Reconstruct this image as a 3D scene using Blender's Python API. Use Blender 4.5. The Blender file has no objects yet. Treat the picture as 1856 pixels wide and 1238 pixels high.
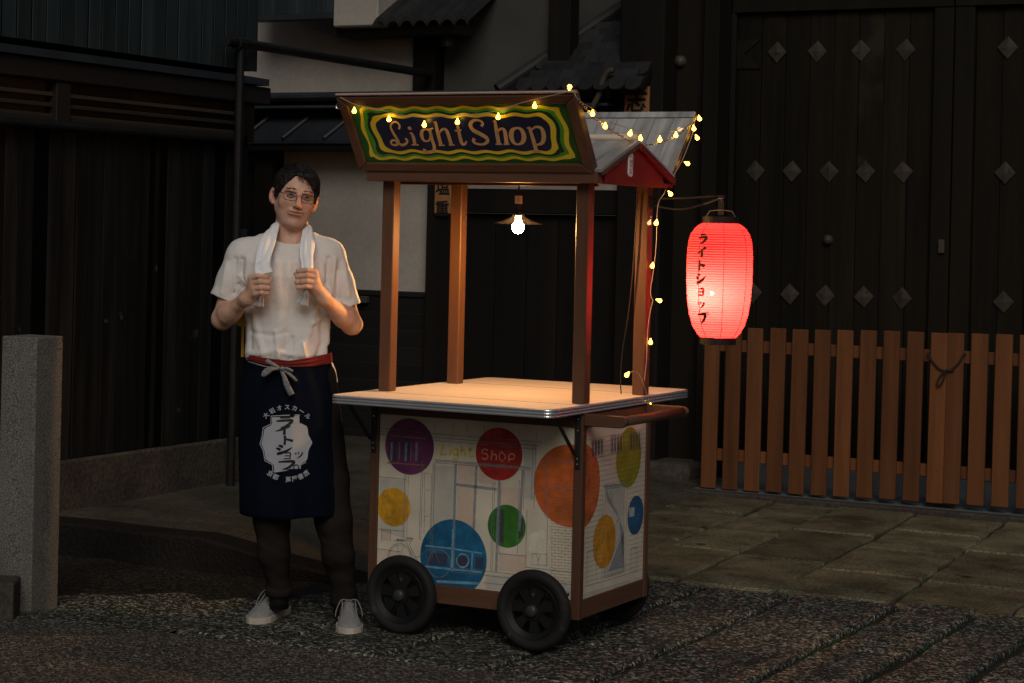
import bpy, bmesh, math, random
import numpy as np
from mathutils import Matrix, Vector
random.seed(7)
R = random.Random(11)
sc = bpy.context.scene
COL = sc.collection
# ------------------------------------------------------------------ camera
F, ROLL, HY, YAW = 3737.4, .0233, 420.1, .4802          # focal length in photo pixels, roll, horizon row, heading
CAM = np.array([4.0244, -6.332, 1.487])
FW = np.array([-math.sin(YAW), math.cos(YAW), 0]); RT = np.array([math.cos(YAW), math.sin(YAW), 0]); UPV = np.array([0, 0, 1.])
cd = bpy.data.cameras.new('camera'); cam = bpy.data.objects.new('camera', cd); COL.objects.link(cam)
cd.sensor_width = 36; cd.lens = F / 1856 * 36; cd.shift_y = -(619 - HY) / 1856; cd.clip_end = 500
r_ = RT * math.cos(ROLL) + UPV * math.sin(ROLL); u_ = UPV * math.cos(ROLL) - RT * math.sin(ROLL)
cam.matrix_world = Matrix(((r_[0], u_[0], -FW[0], CAM[0]), (r_[1], u_[1], -FW[1], CAM[1]), (r_[2], u_[2], -FW[2], CAM[2]), (0, 0, 0, 1)))
sc.camera = cam
# ------------------------------------------------------------------ world, sun, exposure (dusk)
SUN_EL, SUN_AZ = math.radians(36), math.radians(150)       # compass style azimuth of the sun
w = bpy.data.worlds.new('World'); sc.world = w; w.use_nodes = True
nt = w.node_tree; bg = nt.nodes['Background']; sky = nt.nodes.new('ShaderNodeTexSky')
sky.sky_type = 'NISHITA'; sky.sun_disc = False; sky.sun_elevation = SUN_EL; sky.sun_rotation = SUN_AZ
sky.air_density = 1.; sky.dust_density = 3.; sky.ozone_density = 1.
nt.links.new(sky.outputs[0], bg.inputs[0]); bg.inputs[1].default_value = .022
sl = bpy.data.lights.new('sun', 'SUN'); sl.energy = 1.08; sl.angle = math.radians(30); sl.color = (1, .94, .87)
so = bpy.data.objects.new('sun', sl); COL.objects.link(so)
sd = Vector((math.sin(SUN_AZ) * math.cos(SUN_EL), math.cos(SUN_AZ) * math.cos(SUN_EL), math.sin(SUN_EL)))
so.rotation_euler = sd.to_track_quat('Z', 'Y').to_euler(); so.location = (0, -3, 8)
vs = sc.view_settings; vs.view_transform = 'Standard'; vs.look = 'None'; vs.exposure = 0; vs.gamma = 1; vs.use_curve_mapping = False
sc.cycles.use_denoising = True; sc.cycles.max_bounces = 6; sc.cycles.sample_clamp_indirect = 4; sc.cycles.caustics_reflective = False; sc.cycles.caustics_refractive = False

# ------------------------------------------------------------------ helpers
def ray(x, y):
    a, b = x - 928, y - HY; c, s = math.cos(ROLL), math.sin(ROLL)
    return FW + RT * ((a * c + b * s) / F) - UPV * ((-a * s + b * c) / F)
def at(x, y, X=None, Y=None, Z=None):
    "a point of the photograph, found on a plane of the place"
    r = ray(x, y)
    t = (X - CAM[0]) / r[0] if X is not None else (Y - CAM[1]) / r[1] if Y is not None else (Z - CAM[2]) / r[2]
    return CAM + t * r
ORG = {}
def root(name, label, cat, loc, rz=0, group=None):
    o = bpy.data.objects.new(name, None); COL.objects.link(o); o.location = loc; o.rotation_euler = (0, 0, rz); o.empty_display_size = .1
    o['label'] = label; o['category'] = cat
    if group: o['group'] = group
    return o
def tag(o, label, cat, group=None):
    o['label'] = label; o['category'] = cat
    if group: o['group'] = group
    return o
def org(p):
    v = Vector((0, 0, 0))
    while p is not None:
        v = v + p.location; p = p.parent
    return v
def obj(name, me, mat, parent=None, world=True, smooth=False, kind=None):
    "link a mesh (given in world coordinates unless world=False) as one object"
    if isinstance(me, bmesh.types.BMesh):
        m = bpy.data.meshes.new(name); me.to_mesh(m); me.free(); me = m
    if world and parent is not None:
        me.transform(Matrix.Translation(-org(parent)))
    if mat is not None:
        if len(me.materials): me.materials.clear()
        for k in (mat if isinstance(mat, (list, tuple)) else [mat]): me.materials.append(k)
    if smooth: me.shade_smooth()
    o = bpy.data.objects.new(name, me); COL.objects.link(o)
    if parent is not None: o.parent = parent
    if kind: o['kind'] = kind
    return o
def clone(o, parent, loc=None, rot=None, scale=None):
    c = o.copy(); COL.objects.link(c); c.parent = parent
    if loc is not None: c.location = loc
    if rot is not None: c.rotation_euler = rot
    if scale is not None: c.scale = scale
    return c
def box(b, x0, x1, y0, y1, z0, z1, bev=0.0, seg=1, mi=0):
    vs_ = [b.verts.new(p) for p in ((x0, y0, z0), (x1, y0, z0), (x1, y1, z0), (x0, y1, z0), (x0, y0, z1), (x1, y0, z1), (x1, y1, z1), (x0, y1, z1))]
    fs = [b.faces.new([vs_[i] for i in f]) for f in ((3, 2, 1, 0), (4, 5, 6, 7), (0, 1, 5, 4), (1, 2, 6, 5), (2, 3, 7, 6), (3, 0, 4, 7))]
    for f in fs: f.material_index = mi
    if bev > 0:
        es = list({e for f in fs for e in f.edges})
        bmesh.ops.bevel(b, geom=es, offset=bev, segments=seg, profile=.5, affect='EDGES', clamp_overlap=True)
    return vs_
def bx(*a, **k):
    b = bmesh.new(); box(b, *a, **k); return b
def prism(b, pts, n0, n1, fr):
    "polygon pts (u,v) extruded from n0 to n1 in frame fr=(origin, U, V, N)"
    O, U, V, N = fr
    lo = [b.verts.new(O + U * p[0] + V * p[1] + N * n0) for p in pts]; hi = [b.verts.new(O + U * p[0] + V * p[1] + N * n1) for p in pts]
    n = len(pts)
    fs = [b.faces.new(lo[::-1]), b.faces.new(hi)]
    for i in range(n): fs.append(b.faces.new((lo[i], lo[(i + 1) % n], hi[(i + 1) % n], hi[i])))
    return fs
def tube(b, pts, rad, seg=10, cap=True, closed=False):
    pts = [Vector(p) for p in pts]; n = len(pts)
    rads = rad if isinstance(rad, (list, tuple)) else [rad] * n
    rings = []; up = None
    for i, p in enumerate(pts):
        if closed: t = (pts[(i + 1) % n] - pts[i - 1])
        else: t = (pts[min(i + 1, n - 1)] - pts[max(i - 1, 0)])
        t = t.normalized() if t.length > 1e-9 else Vector((0, 0, 1))
        if up is None:
            up = Vector((0, 0, 1)) if abs(t.z) < .9 else Vector((1, 0, 0))
        s = t.cross(up)
        if s.length < 1e-6: s = t.cross(Vector((0, 1, .1)))
        s.normalize(); up = s.cross(t).normalized()
        rings.append([b.verts.new(p + (s * math.cos(2 * math.pi * k / seg) + up * math.sin(2 * math.pi * k / seg)) * rads[i]) for k in range(seg)])
    m = n if closed else n - 1
    for i in range(m):
        A, B = rings[i], rings[(i + 1) % n]
        for k in range(seg): b.faces.new((A[k], A[(k + 1) % seg], B[(k + 1) % seg], B[k]))
    if cap and not closed:
        b.faces.new(rings[0][::-1]); b.faces.new(rings[-1])
def tb(*a, **k):
    b = bmesh.new(); tube(b, *a, **k); return b
def lathe(b, prof, center, axis='Z', seg=32):
    "prof: list of (radius, height)"
    c = Vector(center); rings = []
    for r, h in prof:
        ring = []
        for k in range(seg):
            a = 2 * math.pi * k / seg; x, y = r * math.cos(a), r * math.sin(a)
            ring.append(b.verts.new(c + (Vector((x, y, h)) if axis == 'Z' else Vector((x, h, y)) if axis == 'Y' else Vector((h, x, y)))))
        rings.append(ring)
    for A, B in zip(rings, rings[1:]):
        for k in range(seg):
            f = (A[k], A[(k + 1) % seg], B[(k + 1) % seg], B[k]); b.faces.new(f if axis != 'Y' else f[::-1])
    return rings
def lath(prof, center, axis='Z', seg=32, cap=True):
    b = bmesh.new(); rr = lathe(b, prof, center, axis, seg)
    if cap:
        for q in (rr[0], rr[-1]): b.faces.new(q)
        bmesh.ops.recalc_face_normals(b, faces=b.faces)
    return b
def catmull(P, n=8, closed=False):
    P = [np.array(p, float) for p in P]; out = []
    N = len(P)
    for i in range(N if closed else N - 1):
        if closed: a, b, c, d = P[i - 1], P[i], P[(i + 1) % N], P[(i + 2) % N]
        else: a, b, c, d = P[max(i - 1, 0)], P[i], P[i + 1], P[min(i + 2, N - 1)]
        for k in range(n):
            t = k / n
            out.append(.5 * ((2 * b) + (c - a) * t + (2 * a - 5 * b + 4 * c - d) * t * t + (3 * b - a - 3 * c + d) * t ** 3))
    if not closed: out.append(P[-1])
    return out
def mesh_np(name, V, Fc):
    m = bpy.data.meshes.new(name); m.from_pydata([tuple(v) for v in V], [], [tuple(int(i) for i in f) for f in Fc]); m.update(); return m
def stroke(b, pts, widths, fn, n=6, smooth=True):
    "flat brush stroke: pts (u,v), widths; fn maps (u,v) to a 3D point"
    P = catmull([(*p, wd) for p, wd in zip(pts, widths)], n) if smooth and len(pts) > 2 else [np.array((*p, wd), float) for p, wd in zip(pts, widths)]
    prev = None; N = len(P)
    for i in range(N):
        a, c = P[max(i - 1, 0)], P[min(i + 1, N - 1)]; t = c[:2] - a[:2]; L = math.hypot(*t) or 1; nn = np.array((-t[1], t[0])) / L
        p = P[i][:2]; wd = max(P[i][2], 1e-4) / 2
        q = (b.verts.new(fn(*(p + nn * wd))), b.verts.new(fn(*(p - nn * wd))))
        if prev: b.faces.new((prev[0], prev[1], q[1], q[0]))
        prev = q
def textmesh(s, size=1., bold=0.0):
    c = bpy.data.curves.new('lettering', 'FONT'); c.body = s; c.size = size; c.align_x = 'CENTER'; c.align_y = 'CENTER'; c.offset = bold; c.resolution_u = 4
    o = bpy.data.objects.new('lettering', c); COL.objects.link(o); bpy.context.view_layer.update()
    m = bpy.data.meshes.new_from_object(o.evaluated_get(bpy.context.evaluated_depsgraph_get()))
    bpy.data.objects.remove(o); return m
def text_into(b, s, fn, size, cx, cy, rot=0, bold=0.0):
    m = textmesh(s, size, bold); ca, sa = math.cos(rot), math.sin(rot)
    vv = [b.verts.new(fn(cx + v.co.x * ca - v.co.y * sa, cy + v.co.x * sa + v.co.y * ca)) for v in m.vertices]
    for p in m.polygons:
        try: b.faces.new([vv[i] for i in p.vertices])
        except ValueError: pass

# ------------------------------------------------------------------ materials
def mat(name, c1, c2=None, rough=.6, scale=6., st=(1, 1, 1), bump=0., bdist=.004, metal=0., rnd=0., detail=6, spec=.3, contrast=.25, coat=0., sss=0., rough2=None, spots=None, fine=None):
    m = bpy.data.materials.new(name); m.use_nodes = True; t = m.node_tree; N = t.nodes; L = t.links
    p = N['Principled BSDF']; p.inputs['Roughness'].default_value = rough; p.inputs['Metallic'].default_value = metal
    p.inputs['Specular IOR Level'].default_value = spec
    if coat: p.inputs['Coat Weight'].default_value = coat; p.inputs['Coat Roughness'].default_value = .15
    if sss:
        p.inputs['Subsurface Weight'].default_value = sss; p.inputs['Subsurface Radius'].default_value = (.012, .005, .003); p.inputs['Subsurface Scale'].default_value = 1.
    c1 = (*c1, 1); c2 = (*(c2 or c1[:3]), 1)
    tc = N.new('ShaderNodeTexCoord'); oi = N.new('ShaderNodeObjectInfo')
    ad = N.new('ShaderNodeVectorMath'); ad.operation = 'ADD'
    sc_ = N.new('ShaderNodeVectorMath'); sc_.operation = 'SCALE'; sc_.inputs['Scale'].default_value = 37.
    cv = N.new('ShaderNodeCombineXYZ'); 
    for i in range(3): L.new(oi.outputs['Random'], cv.inputs[i])
    L.new(cv.outputs[0], sc_.inputs[0]); L.new(tc.outputs['Object'], ad.inputs[0]); L.new(sc_.outputs[0], ad.inputs[1])
    mp = N.new('ShaderNodeMapping'); mp.inputs['Scale'].default_value = st; L.new(ad.outputs[0], mp.inputs[0])
    nz = N.new('ShaderNodeTexNoise'); nz.inputs['Scale'].default_value = scale; nz.inputs['Detail'].default_value = detail; nz.inputs['Roughness'].default_value = .62; L.new(mp.outputs[0], nz.inputs['Vector'])
    rp = N.new('ShaderNodeValToRGB'); rp.color_ramp.elements[0].position = .5 - contrast; rp.color_ramp.elements[1].position = .5 + contrast
    rp.color_ramp.elements[0].color = c1; rp.color_ramp.elements[1].color = c2; L.new(nz.outputs['Fac'], rp.inputs[0])
    out = rp.outputs[0]
    if fine:                                          # (scale, strength) multiplies a fine grain
        n2 = N.new('ShaderNodeTexNoise'); n2.inputs['Scale'].default_value = fine[0]; n2.inputs['Detail'].default_value = 3; L.new(mp.outputs[0], n2.inputs['Vector'])
        r2 = N.new('ShaderNodeMapRange'); r2.inputs[1].default_value = .3; r2.inputs[2].default_value = .7; r2.inputs[3].default_value = 1 - fine[1]; r2.inputs[4].default_value = 1 + fine[1]; L.new(n2.outputs['Fac'], r2.inputs[0])
        vm = N.new('ShaderNodeVectorMath'); vm.operation = 'SCALE'; L.new(out, vm.inputs[0]); L.new(r2.outputs[0], vm.inputs['Scale']); out = vm.outputs[0]
    if spots:                                         # (scale, threshold, colour) scattered pale or dark flecks
        n3 = N.new('ShaderNodeTexNoise'); n3.inputs['Scale'].default_value = spots[0]; n3.inputs['Detail'].default_value = 5; L.new(ad.outputs[0], n3.inputs['Vector'])
        r3 = N.new('ShaderNodeMapRange'); r3.inputs[1].default_value = spots[1]; r3.inputs[2].default_value = spots[1] + .06; L.new(n3.outputs['Fac'], r3.inputs[0])
        mx = N.new('ShaderNodeMix'); mx.data_type = 'RGBA'; L.new(r3.outputs[0], mx.inputs[0]); L.new(out, mx.inputs[6]); mx.inputs[7].default_value = (*spots[2], 1); out = mx.outputs[2]
    if rnd:
        r4 = N.new('ShaderNodeMapRange'); r4.inputs[3].default_value = 1 - rnd; r4.inputs[4].default_value = 1 + rnd; L.new(oi.outputs['Random'], r4.inputs[0])
        vm = N.new('ShaderNodeVectorMath'); vm.operation = 'SCALE'; L.new(out, vm.inputs[0]); L.new(r4.outputs[0], vm.inputs['Scale']); out = vm.outputs[0]
    L.new(out, p.inputs['Base Color'])
    if rough2 is not None:
        r5 = N.new('ShaderNodeMapRange'); r5.inputs[1].default_value = .3; r5.inputs[2].default_value = .7; r5.inputs[3].default_value = rough; r5.inputs[4].default_value = rough2; L.new(nz.outputs['Fac'], r5.inputs[0]); L.new(r5.outputs[0], p.inputs['Roughness'])
    if bump:
        bp = N.new('ShaderNodeBump'); bp.inputs['Strength'].default_value = bump; bp.inputs['Distance'].default_value = bdist
        L.new((n2 if fine else nz).outputs['Fac'], bp.inputs['Height']); L.new(bp.outputs[0], p.inputs['Normal'])
    return m
def emit(name, col, s):
    m = bpy.data.materials.new(name); m.use_nodes = True; t = m.node_tree; t.nodes.clear()
    e = t.nodes.new('ShaderNodeEmission'); e.inputs[0].default_value = (*col, 1); e.inputs[1].default_value = s
    o = t.nodes.new('ShaderNodeOutputMaterial'); t.links.new(e.outputs[0], o.inputs[0]); return m
def film(name, col, alpha, scale=9.):
    "thin translucent paint"
    m = mat(name, col, tuple(min(1, c * 1.25) for c in col), .7, scale); p = m.node_tree.nodes['Principled BSDF']
    N, L = m.node_tree.nodes, m.node_tree.links
    tc = N.new('ShaderNodeTexCoord'); nz = N.new('ShaderNodeTexNoise'); nz.inputs['Scale'].default_value = scale * 2; L.new(tc.outputs['Object'], nz.inputs['Vector'])
    r = N.new('ShaderNodeMapRange'); r.inputs[1].default_value = .25; r.inputs[2].default_value = .75; r.inputs[3].default_value = alpha * .55; r.inputs[4].default_value = min(1, alpha * 1.35); L.new(nz.outputs['Fac'], r.inputs[0]); L.new(r.outputs[0], p.inputs['Alpha'])
    return m
def aggregate(name, dark, mid, light, cell=170., wet=.35, rough=.75, bumpd=.006, moss=None, big=1.3):
    m = bpy.data.materials.new(name); m.use_nodes = True; t = m.node_tree; N = t.nodes; L = t.links; p = N['Principled BSDF']
    tc = N.new('ShaderNodeTexCoord')
    vo = N.new('ShaderNodeTexVoronoi'); vo.inputs['Scale'].default_value = cell; vo.inputs['Randomness'].default_value = 1; L.new(tc.outputs['Object'], vo.inputs['Vector'])
    sp = N.new('ShaderNodeSeparateColor'); L.new(vo.outputs['Color'], sp.inputs[0])
    rp = N.new('ShaderNodeValToRGB'); cr_ = rp.color_ramp; cr_.elements[0].color = (*dark, 1); cr_.elements[1].color = (*light, 1); cr_.elements[1].position = .97
    e = cr_.elements.new(.55); e.color = (*mid, 1); e = cr_.elements.new(.84); e.color = (*[(a * .55 + b_ * .45) for a, b_ in zip(mid, light)], 1)
    L.new(sp.outputs[0], rp.inputs[0])
    nz = N.new('ShaderNodeTexNoise'); nz.inputs['Scale'].default_value = big; nz.inputs['Detail'].default_value = 8; nz.inputs['Roughness'].default_value = .65; L.new(tc.outputs['Object'], nz.inputs['Vector'])
    mr = N.new('ShaderNodeMapRange'); mr.inputs[1].default_value = .3; mr.inputs[2].default_value = .7; mr.inputs[3].default_value = .5; mr.inputs[4].default_value = 1.35; L.new(nz.outputs['Fac'], mr.inputs[0])
    vm = N.new('ShaderNodeVectorMath'); vm.operation = 'SCALE'; L.new(rp.outputs[0], vm.inputs[0]); L.new(mr.outputs[0], vm.inputs['Scale']); out = vm.outputs[0]
    if moss:
        n3 = N.new('ShaderNodeTexNoise'); n3.inputs['Scale'].default_value = 2.6; n3.inputs['Detail'].default_value = 9; n3.inputs['Roughness'].default_value = .75; L.new(tc.outputs['Object'], n3.inputs['Vector'])
        r3 = N.new('ShaderNodeMapRange'); r3.inputs[1].default_value = moss[0]; r3.inputs[2].default_value = moss[0] + .15; r3.inputs[4].default_value = .8; L.new(n3.outputs['Fac'], r3.inputs[0])
        mx = N.new('ShaderNodeMix'); mx.data_type = 'RGBA'; L.new(r3.outputs[0], mx.inputs[0]); L.new(out, mx.inputs[6]); mx.inputs[7].default_value = (*moss[1], 1); out = mx.outputs[2]
    L.new(out, p.inputs['Base Color'])
    rr = N.new('ShaderNodeMapRange'); rr.inputs[1].default_value = .35; rr.inputs[2].default_value = .65; rr.inputs[3].default_value = rough; rr.inputs[4].default_value = wet; L.new(nz.outputs['Fac'], rr.inputs[0]); L.new(rr.outputs[0], p.inputs['Roughness'])
    n4 = N.new('ShaderNodeTexNoise'); n4.inputs['Scale'].default_value = cell * .35; n4.inputs['Detail'].default_value = 4; L.new(tc.outputs['Object'], n4.inputs['Vector'])
    b1 = N.new('ShaderNodeBump'); b1.inputs['Strength'].default_value = .8; b1.inputs['Distance'].default_value = bumpd; L.new(vo.outputs['Distance'], b1.inputs['Height']); b1.invert = True
    b2 = N.new('ShaderNodeBump'); b2.inputs['Strength'].default_value = .8; b2.inputs['Distance'].default_value = bumpd * 1.6; L.new(n4.outputs['Fac'], b2.inputs['Height']); L.new(b1.outputs[0], b2.inputs['Normal'])
    L.new(b2.outputs[0], p.inputs['Normal']); return m

V3 = (1, 1, .06)      # grain along z
X3 = (.06, 1, 1)
Y3 = (1, .06, 1)
mt = {}
mt['asphalt'] = aggregate('road_aggregate', (.012, .010, .008), (.046, .037, .029), (.28, .24, .19), 125, .5, .85, .008)
mt['slab'] = aggregate('rough_slab', (.006, .006, .005), (.028, .029, .021), (.31, .305, .245), 92, .42, .75, .010, moss=(.57, (.018, .024, .008)))
mt['ground'] = aggregate('damp_ground', (.003, .0026, .002), (.008, .0075, .0055), (.05, .045, .035), 90, .3, .75, .008, moss=(.56, (.014, .022, .007)))
mt['flag'] = mat('flagstone', (.032, .030, .017), (.185, .172, .108), .5, 3.4, bump=.9, bdist=.012, rnd=.26, detail=10, rough2=.38, contrast=.21, fine=(85, .5), spots=(6, .66, (.022, .024, .012)))
mt['joint'] = mat('joint_soil', (.006, .006, .004), (.016, .018, .008), .9, 12, bump=.6, bdist=.01)
mt['shade_black'] = mat('painted_shade_black', (.001, .001, .001), None, .9, spec=.05)  # near-black colour stands in for the shade between the house boards
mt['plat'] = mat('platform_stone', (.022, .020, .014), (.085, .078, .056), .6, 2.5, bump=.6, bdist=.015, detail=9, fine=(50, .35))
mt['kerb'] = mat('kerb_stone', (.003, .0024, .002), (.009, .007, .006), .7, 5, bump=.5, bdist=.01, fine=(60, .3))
mt['foundation'] = mat('foundation_concrete', (.022, .019, .015), (.06, .052, .042), .85, 4, bump=.5, bdist=.012, fine=(45, .35))
mt['granite'] = mat('granite', (.075, .071, .065), (.165, .157, .143), .75, 3, bump=.5, bdist=.003, contrast=.4, fine=(190, .75))
mt['moss'] = mat('moss', (.012, .03, .006), (.03, .06, .012), .9, 40)
mt['char'] = mat('charred_board', (.0012, .0012, .0012), (.0125, .012, .011), .8, 9, V3, spec=.15, bump=.7, bdist=.004, rnd=.5, contrast=.26, fine=(26, .5), spots=(9, .70, (.05, .047, .042)))
mt['siding'] = mat('painted_siding', (.014, .021, .0225), (.025, .034, .036), .5, 5, V3, bump=.3, rnd=.3, fine=(22, .25))
mt['beam'] = mat('dark_beam', (.005, .0045, .004), (.017, .0135, .0105), .7, 6, Y3, bump=.6, rnd=.2, spots=(12, .70, (.10, .09, .08)))
mt['lath'] = mat('brown_lath', (.014, .010, .0065), (.048, .036, .025), .75, 5, Y3, bump=.4, rnd=.4)
mt['ledge'] = mat('metal_ledge', (.014, .018, .022), (.03, .037, .043), .4, 4, bump=.1)
mt['pipe'] = mat('iron_pipe', (.005, .005, .0055), (.012, .012, .0125), .45, 7, bump=.2)
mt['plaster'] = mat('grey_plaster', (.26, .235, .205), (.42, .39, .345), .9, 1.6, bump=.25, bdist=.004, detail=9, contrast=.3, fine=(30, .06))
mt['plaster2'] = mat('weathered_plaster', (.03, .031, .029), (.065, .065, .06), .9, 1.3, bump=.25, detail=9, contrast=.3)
mt['dark'] = mat('dark_timber', (.003, .0026, .0023), (.010, .008, .0062), .8, 5, V3, spec=.15, bump=.5, rnd=.2)
mt['clap'] = mat('clapboard', (.005, .005, .005), (.013, .012, .011), .65, 6, X3, bump=.4, rnd=.25)
mt['rtile'] = mat('roof_tile', (.008, .008, .009), (.022, .0225, .0225), .6, 8, bump=.4, rnd=.35)
mt['pent'] = mat('pent_roof_metal', (.012, .015, .018), (.03, .036, .042), .5, 5, bump=.2, rnd=.3)
mt['gate'] = mat('gate_plank', (.0028, .0022, .0013), (.0115, .009, .0048), .75, 4, V3, spec=.15, bump=.6, rnd=.3, detail=9, fine=(30, .3), spots=(1.3, .66, (.020, .016, .009)))
mt['gframe'] = mat('gate_frame', (.004, .0034, .0022), (.011, .009, .0056), .75, 5, V3, spec=.15, bump=.4, rnd=.15)
mt['stud'] = mat('worn_stud_metal', (.014, .012, .009), (.048, .040, .029), .6, 14, bump=.4, rnd=.25, spots=(38, .62, (.008, .007, .006)))
mt['strap'] = mat('hinge_metal', (.03, .027, .02), (.06, .052, .04), .55, 9, bump=.3)
mt['picket'] = mat('picket_wood', (.085, .029, .0085), (.14, .054, .018), .6, 5, V3, bump=.35, rnd=.24, fine=(24, .22), spots=(5, .70, (.03, .012, .006)))
mt['steelsill'] = mat('galvanised_sill', (.11, .13, .145), (.18, .205, .22), .5, 6, bump=.2, metal=.15)
mt['rope'] = mat('dark_rope', (.012, .010, .008), (.03, .026, .02), .9, 60, bump=.5)
mt['plaque'] = mat('wooden_plaque', (.20, .09, .035), (.30, .145, .06), .6, 7, V3, bump=.2)
mt['ink'] = mat('black_ink', (.006, .006, .006), None, .6)
# cart
mt['post'] = mat('stained_wood', (.060, .027, .015), (.112, .053, .030), .48, 5, V3, bump=.25, rnd=.1, fine=(26, .12))
mt['railx'] = mat('stained_rail', (.060, .027, .015), (.112, .053, .030), .48, 5, X3, bump=.25, rnd=.1, fine=(26, .12))
mt['raily'] = mat('stained_rail_side', (.060, .027, .015), (.112, .053, .030), .48, 5, Y3, bump=.25, rnd=.1, fine=(26, .12))
mt['cap'] = mat('pale_cap', (.33, .26, .23), (.46, .38, .34), .4, 6, X3, bump=.1)
mt['laminate'] = mat('counter_laminate', (.66, .56, .48), (.77, .67, .585), .38, 4, X3, bump=.05, fine=(30, .06), spots=(7, .71, (.3, .2, .14)))
mt['chrome'] = mat('ribbed_chrome', (.50, .51, .52), (.62, .63, .64), .25, 5, metal=.72, bump=.05)
mt['black'] = mat('black_iron', (.010, .010, .010), (.018, .018, .018), .4, 20, bump=.2)
mt['bolt'] = mat('bolt_steel', (.5, .5, .5), None, .3, metal=1.)
mt['tyre'] = mat('tyre_rubber', (.007, .0065, .006), (.012, .011, .010), .75, 9, bump=.3, spots=(14, .64, (.03, .027, .023)))
mt['rim'] = mat('wheel_plastic', (.005, .005, .005), (.010, .009, .009), .45, 10, bump=.1, spots=(18, .68, (.022, .02, .017)))
mt['hub'] = mat('hub_cap', (.03, .034, .036), None, .35, 10)
mt['panel'] = mat('painted_panel', (.45, .40, .31), (.60, .545, .435), .55, 4, bump=.08, detail=9, fine=(9, .08))
mt['redpaint'] = mat('red_paint', (.12, .010, .008), (.17, .015, .011), .5, 6, bump=.15)
mt['zinc'] = mat('aged_grey_boards', (.20, .20, .20), (.40, .40, .395), .55, 7, (1, .12, .12), bump=.15, contrast=.2, fine=(26, .35))
mt['ridge'] = mat('pale_ridge_pole', (.45, .38, .31), (.58, .5, .42), .5, 8, X3)
for k, c in dict(purple=(.16, .035, .11), red=(.42, .025, .02), orange=(.60, .13, .025), yellow=(.72, .36, .02), green=(.045, .19, .025), blue=(.015, .13, .26), olive=(.36, .33, .015), amber=(.70, .31, .02), navy=(.02, .11, .25)).items():
    mt['d_' + k] = mat('paint_' + k, tuple(x * .40 for x in c), tuple(min(1, x * .98) for x in c), .55, 11, bump=.12, detail=9, contrast=.22, fine=(30, .16))
mt['line'] = film('drawn_line', (.16, .17, .19), .55, 30); mt['linebold'] = film('drawn_bar', (.20, .23, .26), .6, 14); mt['linebrown'] = film('brown_line', (.22, .15, .09), .55, 30)
mt['washp'] = film('pink_wash', (.62, .42, .34), .3, 5); mt['washg'] = film('grey_wash', (.40, .42, .42), .32, 5); mt['washd'] = film('dark_wash', (.05, .04, .07), .6, 7); mt['washl'] = film('light_wash', (.75, .72, .6), .4, 20)
mt['paintyellow'] = film('yellow_lettering', (.62, .47, .08), .85, 30); mt['paintred'] = film('faded_red_lettering', (.62, .20, .14), .75, 30); mt['bluewash'] = film('blue_line', (.16, .38, .52), .6, 14)
mt['s_dgreen'] = mat('sign_dark_green', (.012, .075, .012), (.02, .11, .018), .38, 8); mt['s_green'] = mat('sign_green', (.05, .28, .02), (.07, .36, .03), .38, 8)
mt['s_yellow'] = mat('sign_yellow', (.62, .48, .02), (.78, .63, .05), .38, 8); mt['s_navy'] = mat('sign_navy', (.007, .012, .045), (.012, .019, .065), .38, 8); mt['s_black'] = mat('sign_deep_green', (.006, .03, .022), None, .38, 8)
mt['letter'] = mat('lettering_wood', (.48, .29, .12), (.66, .43, .20), .5, 22, V3)
mt['plate'] = mat('white_plate', (.70, .62, .56), None, .5)
# ================================================================== SETTING
def sheet(name, x0, x1, y0, y1, z, m, nx=1, ny=1, zf=None):
    b = bmesh.new(); g = [[b.verts.new((x0 + (x1 - x0) * i / nx, y0 + (y1 - y0) * j / ny, z if zf is None else zf(x0 + (x1 - x0) * i / nx, y0 + (y1 - y0) * j / ny))) for j in range(ny + 1)] for i in range(nx + 1)]
    for i in range(nx):
        for j in range(ny): b.faces.new((g[i][j], g[i + 1][j], g[i + 1][j + 1], g[i][j + 1]))
    return obj(name, b, m, smooth=zf is not None, kind='structure')
sheet('ground', -60, 60, -60, 60, -.03, mt['joint'])
def road_edge(x): return -.16 + .03 * math.sin(x * 1.7) + .012 * math.sin(x * 7) + (-.16 * max(0, (-.2 - x)) if x < -.2 else 0)
b = bmesh.new(); xs = [-30, -4] + [-3 + .1 * i for i in range(80)] + [30]
fr_ = [b.verts.new((x, road_edge(max(-3, min(5, x))), -.004)) for x in xs]; bk_ = [b.verts.new((x, -40, -.004)) for x in xs]
for i in range(len(xs) - 1): b.faces.new((bk_[i], bk_[i + 1], fr_[i + 1], fr_[i]))
obj('road', b, mt['asphalt'], kind='structure')
# damp ground on the left, below the kerb
dg = sheet('damp_ground', -3.2, -.53, -.9, 1.02, 0, mt['ground'], 54, 40, lambda x, y: -.014 + .008 * math.sin(x * 5 + 1) * math.sin(y * 6) + .004 * math.sin(x * 17 + y * 13))
dg.data.materials.append(mt['slab'])
for p in dg.data.polygons:
    if p.center.y < .46 + .5 * (p.center.x + .9) + .05 * math.sin(p.center.x * 11) + .04 * math.sin(p.center.x * 23): p.material_index = 1
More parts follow.
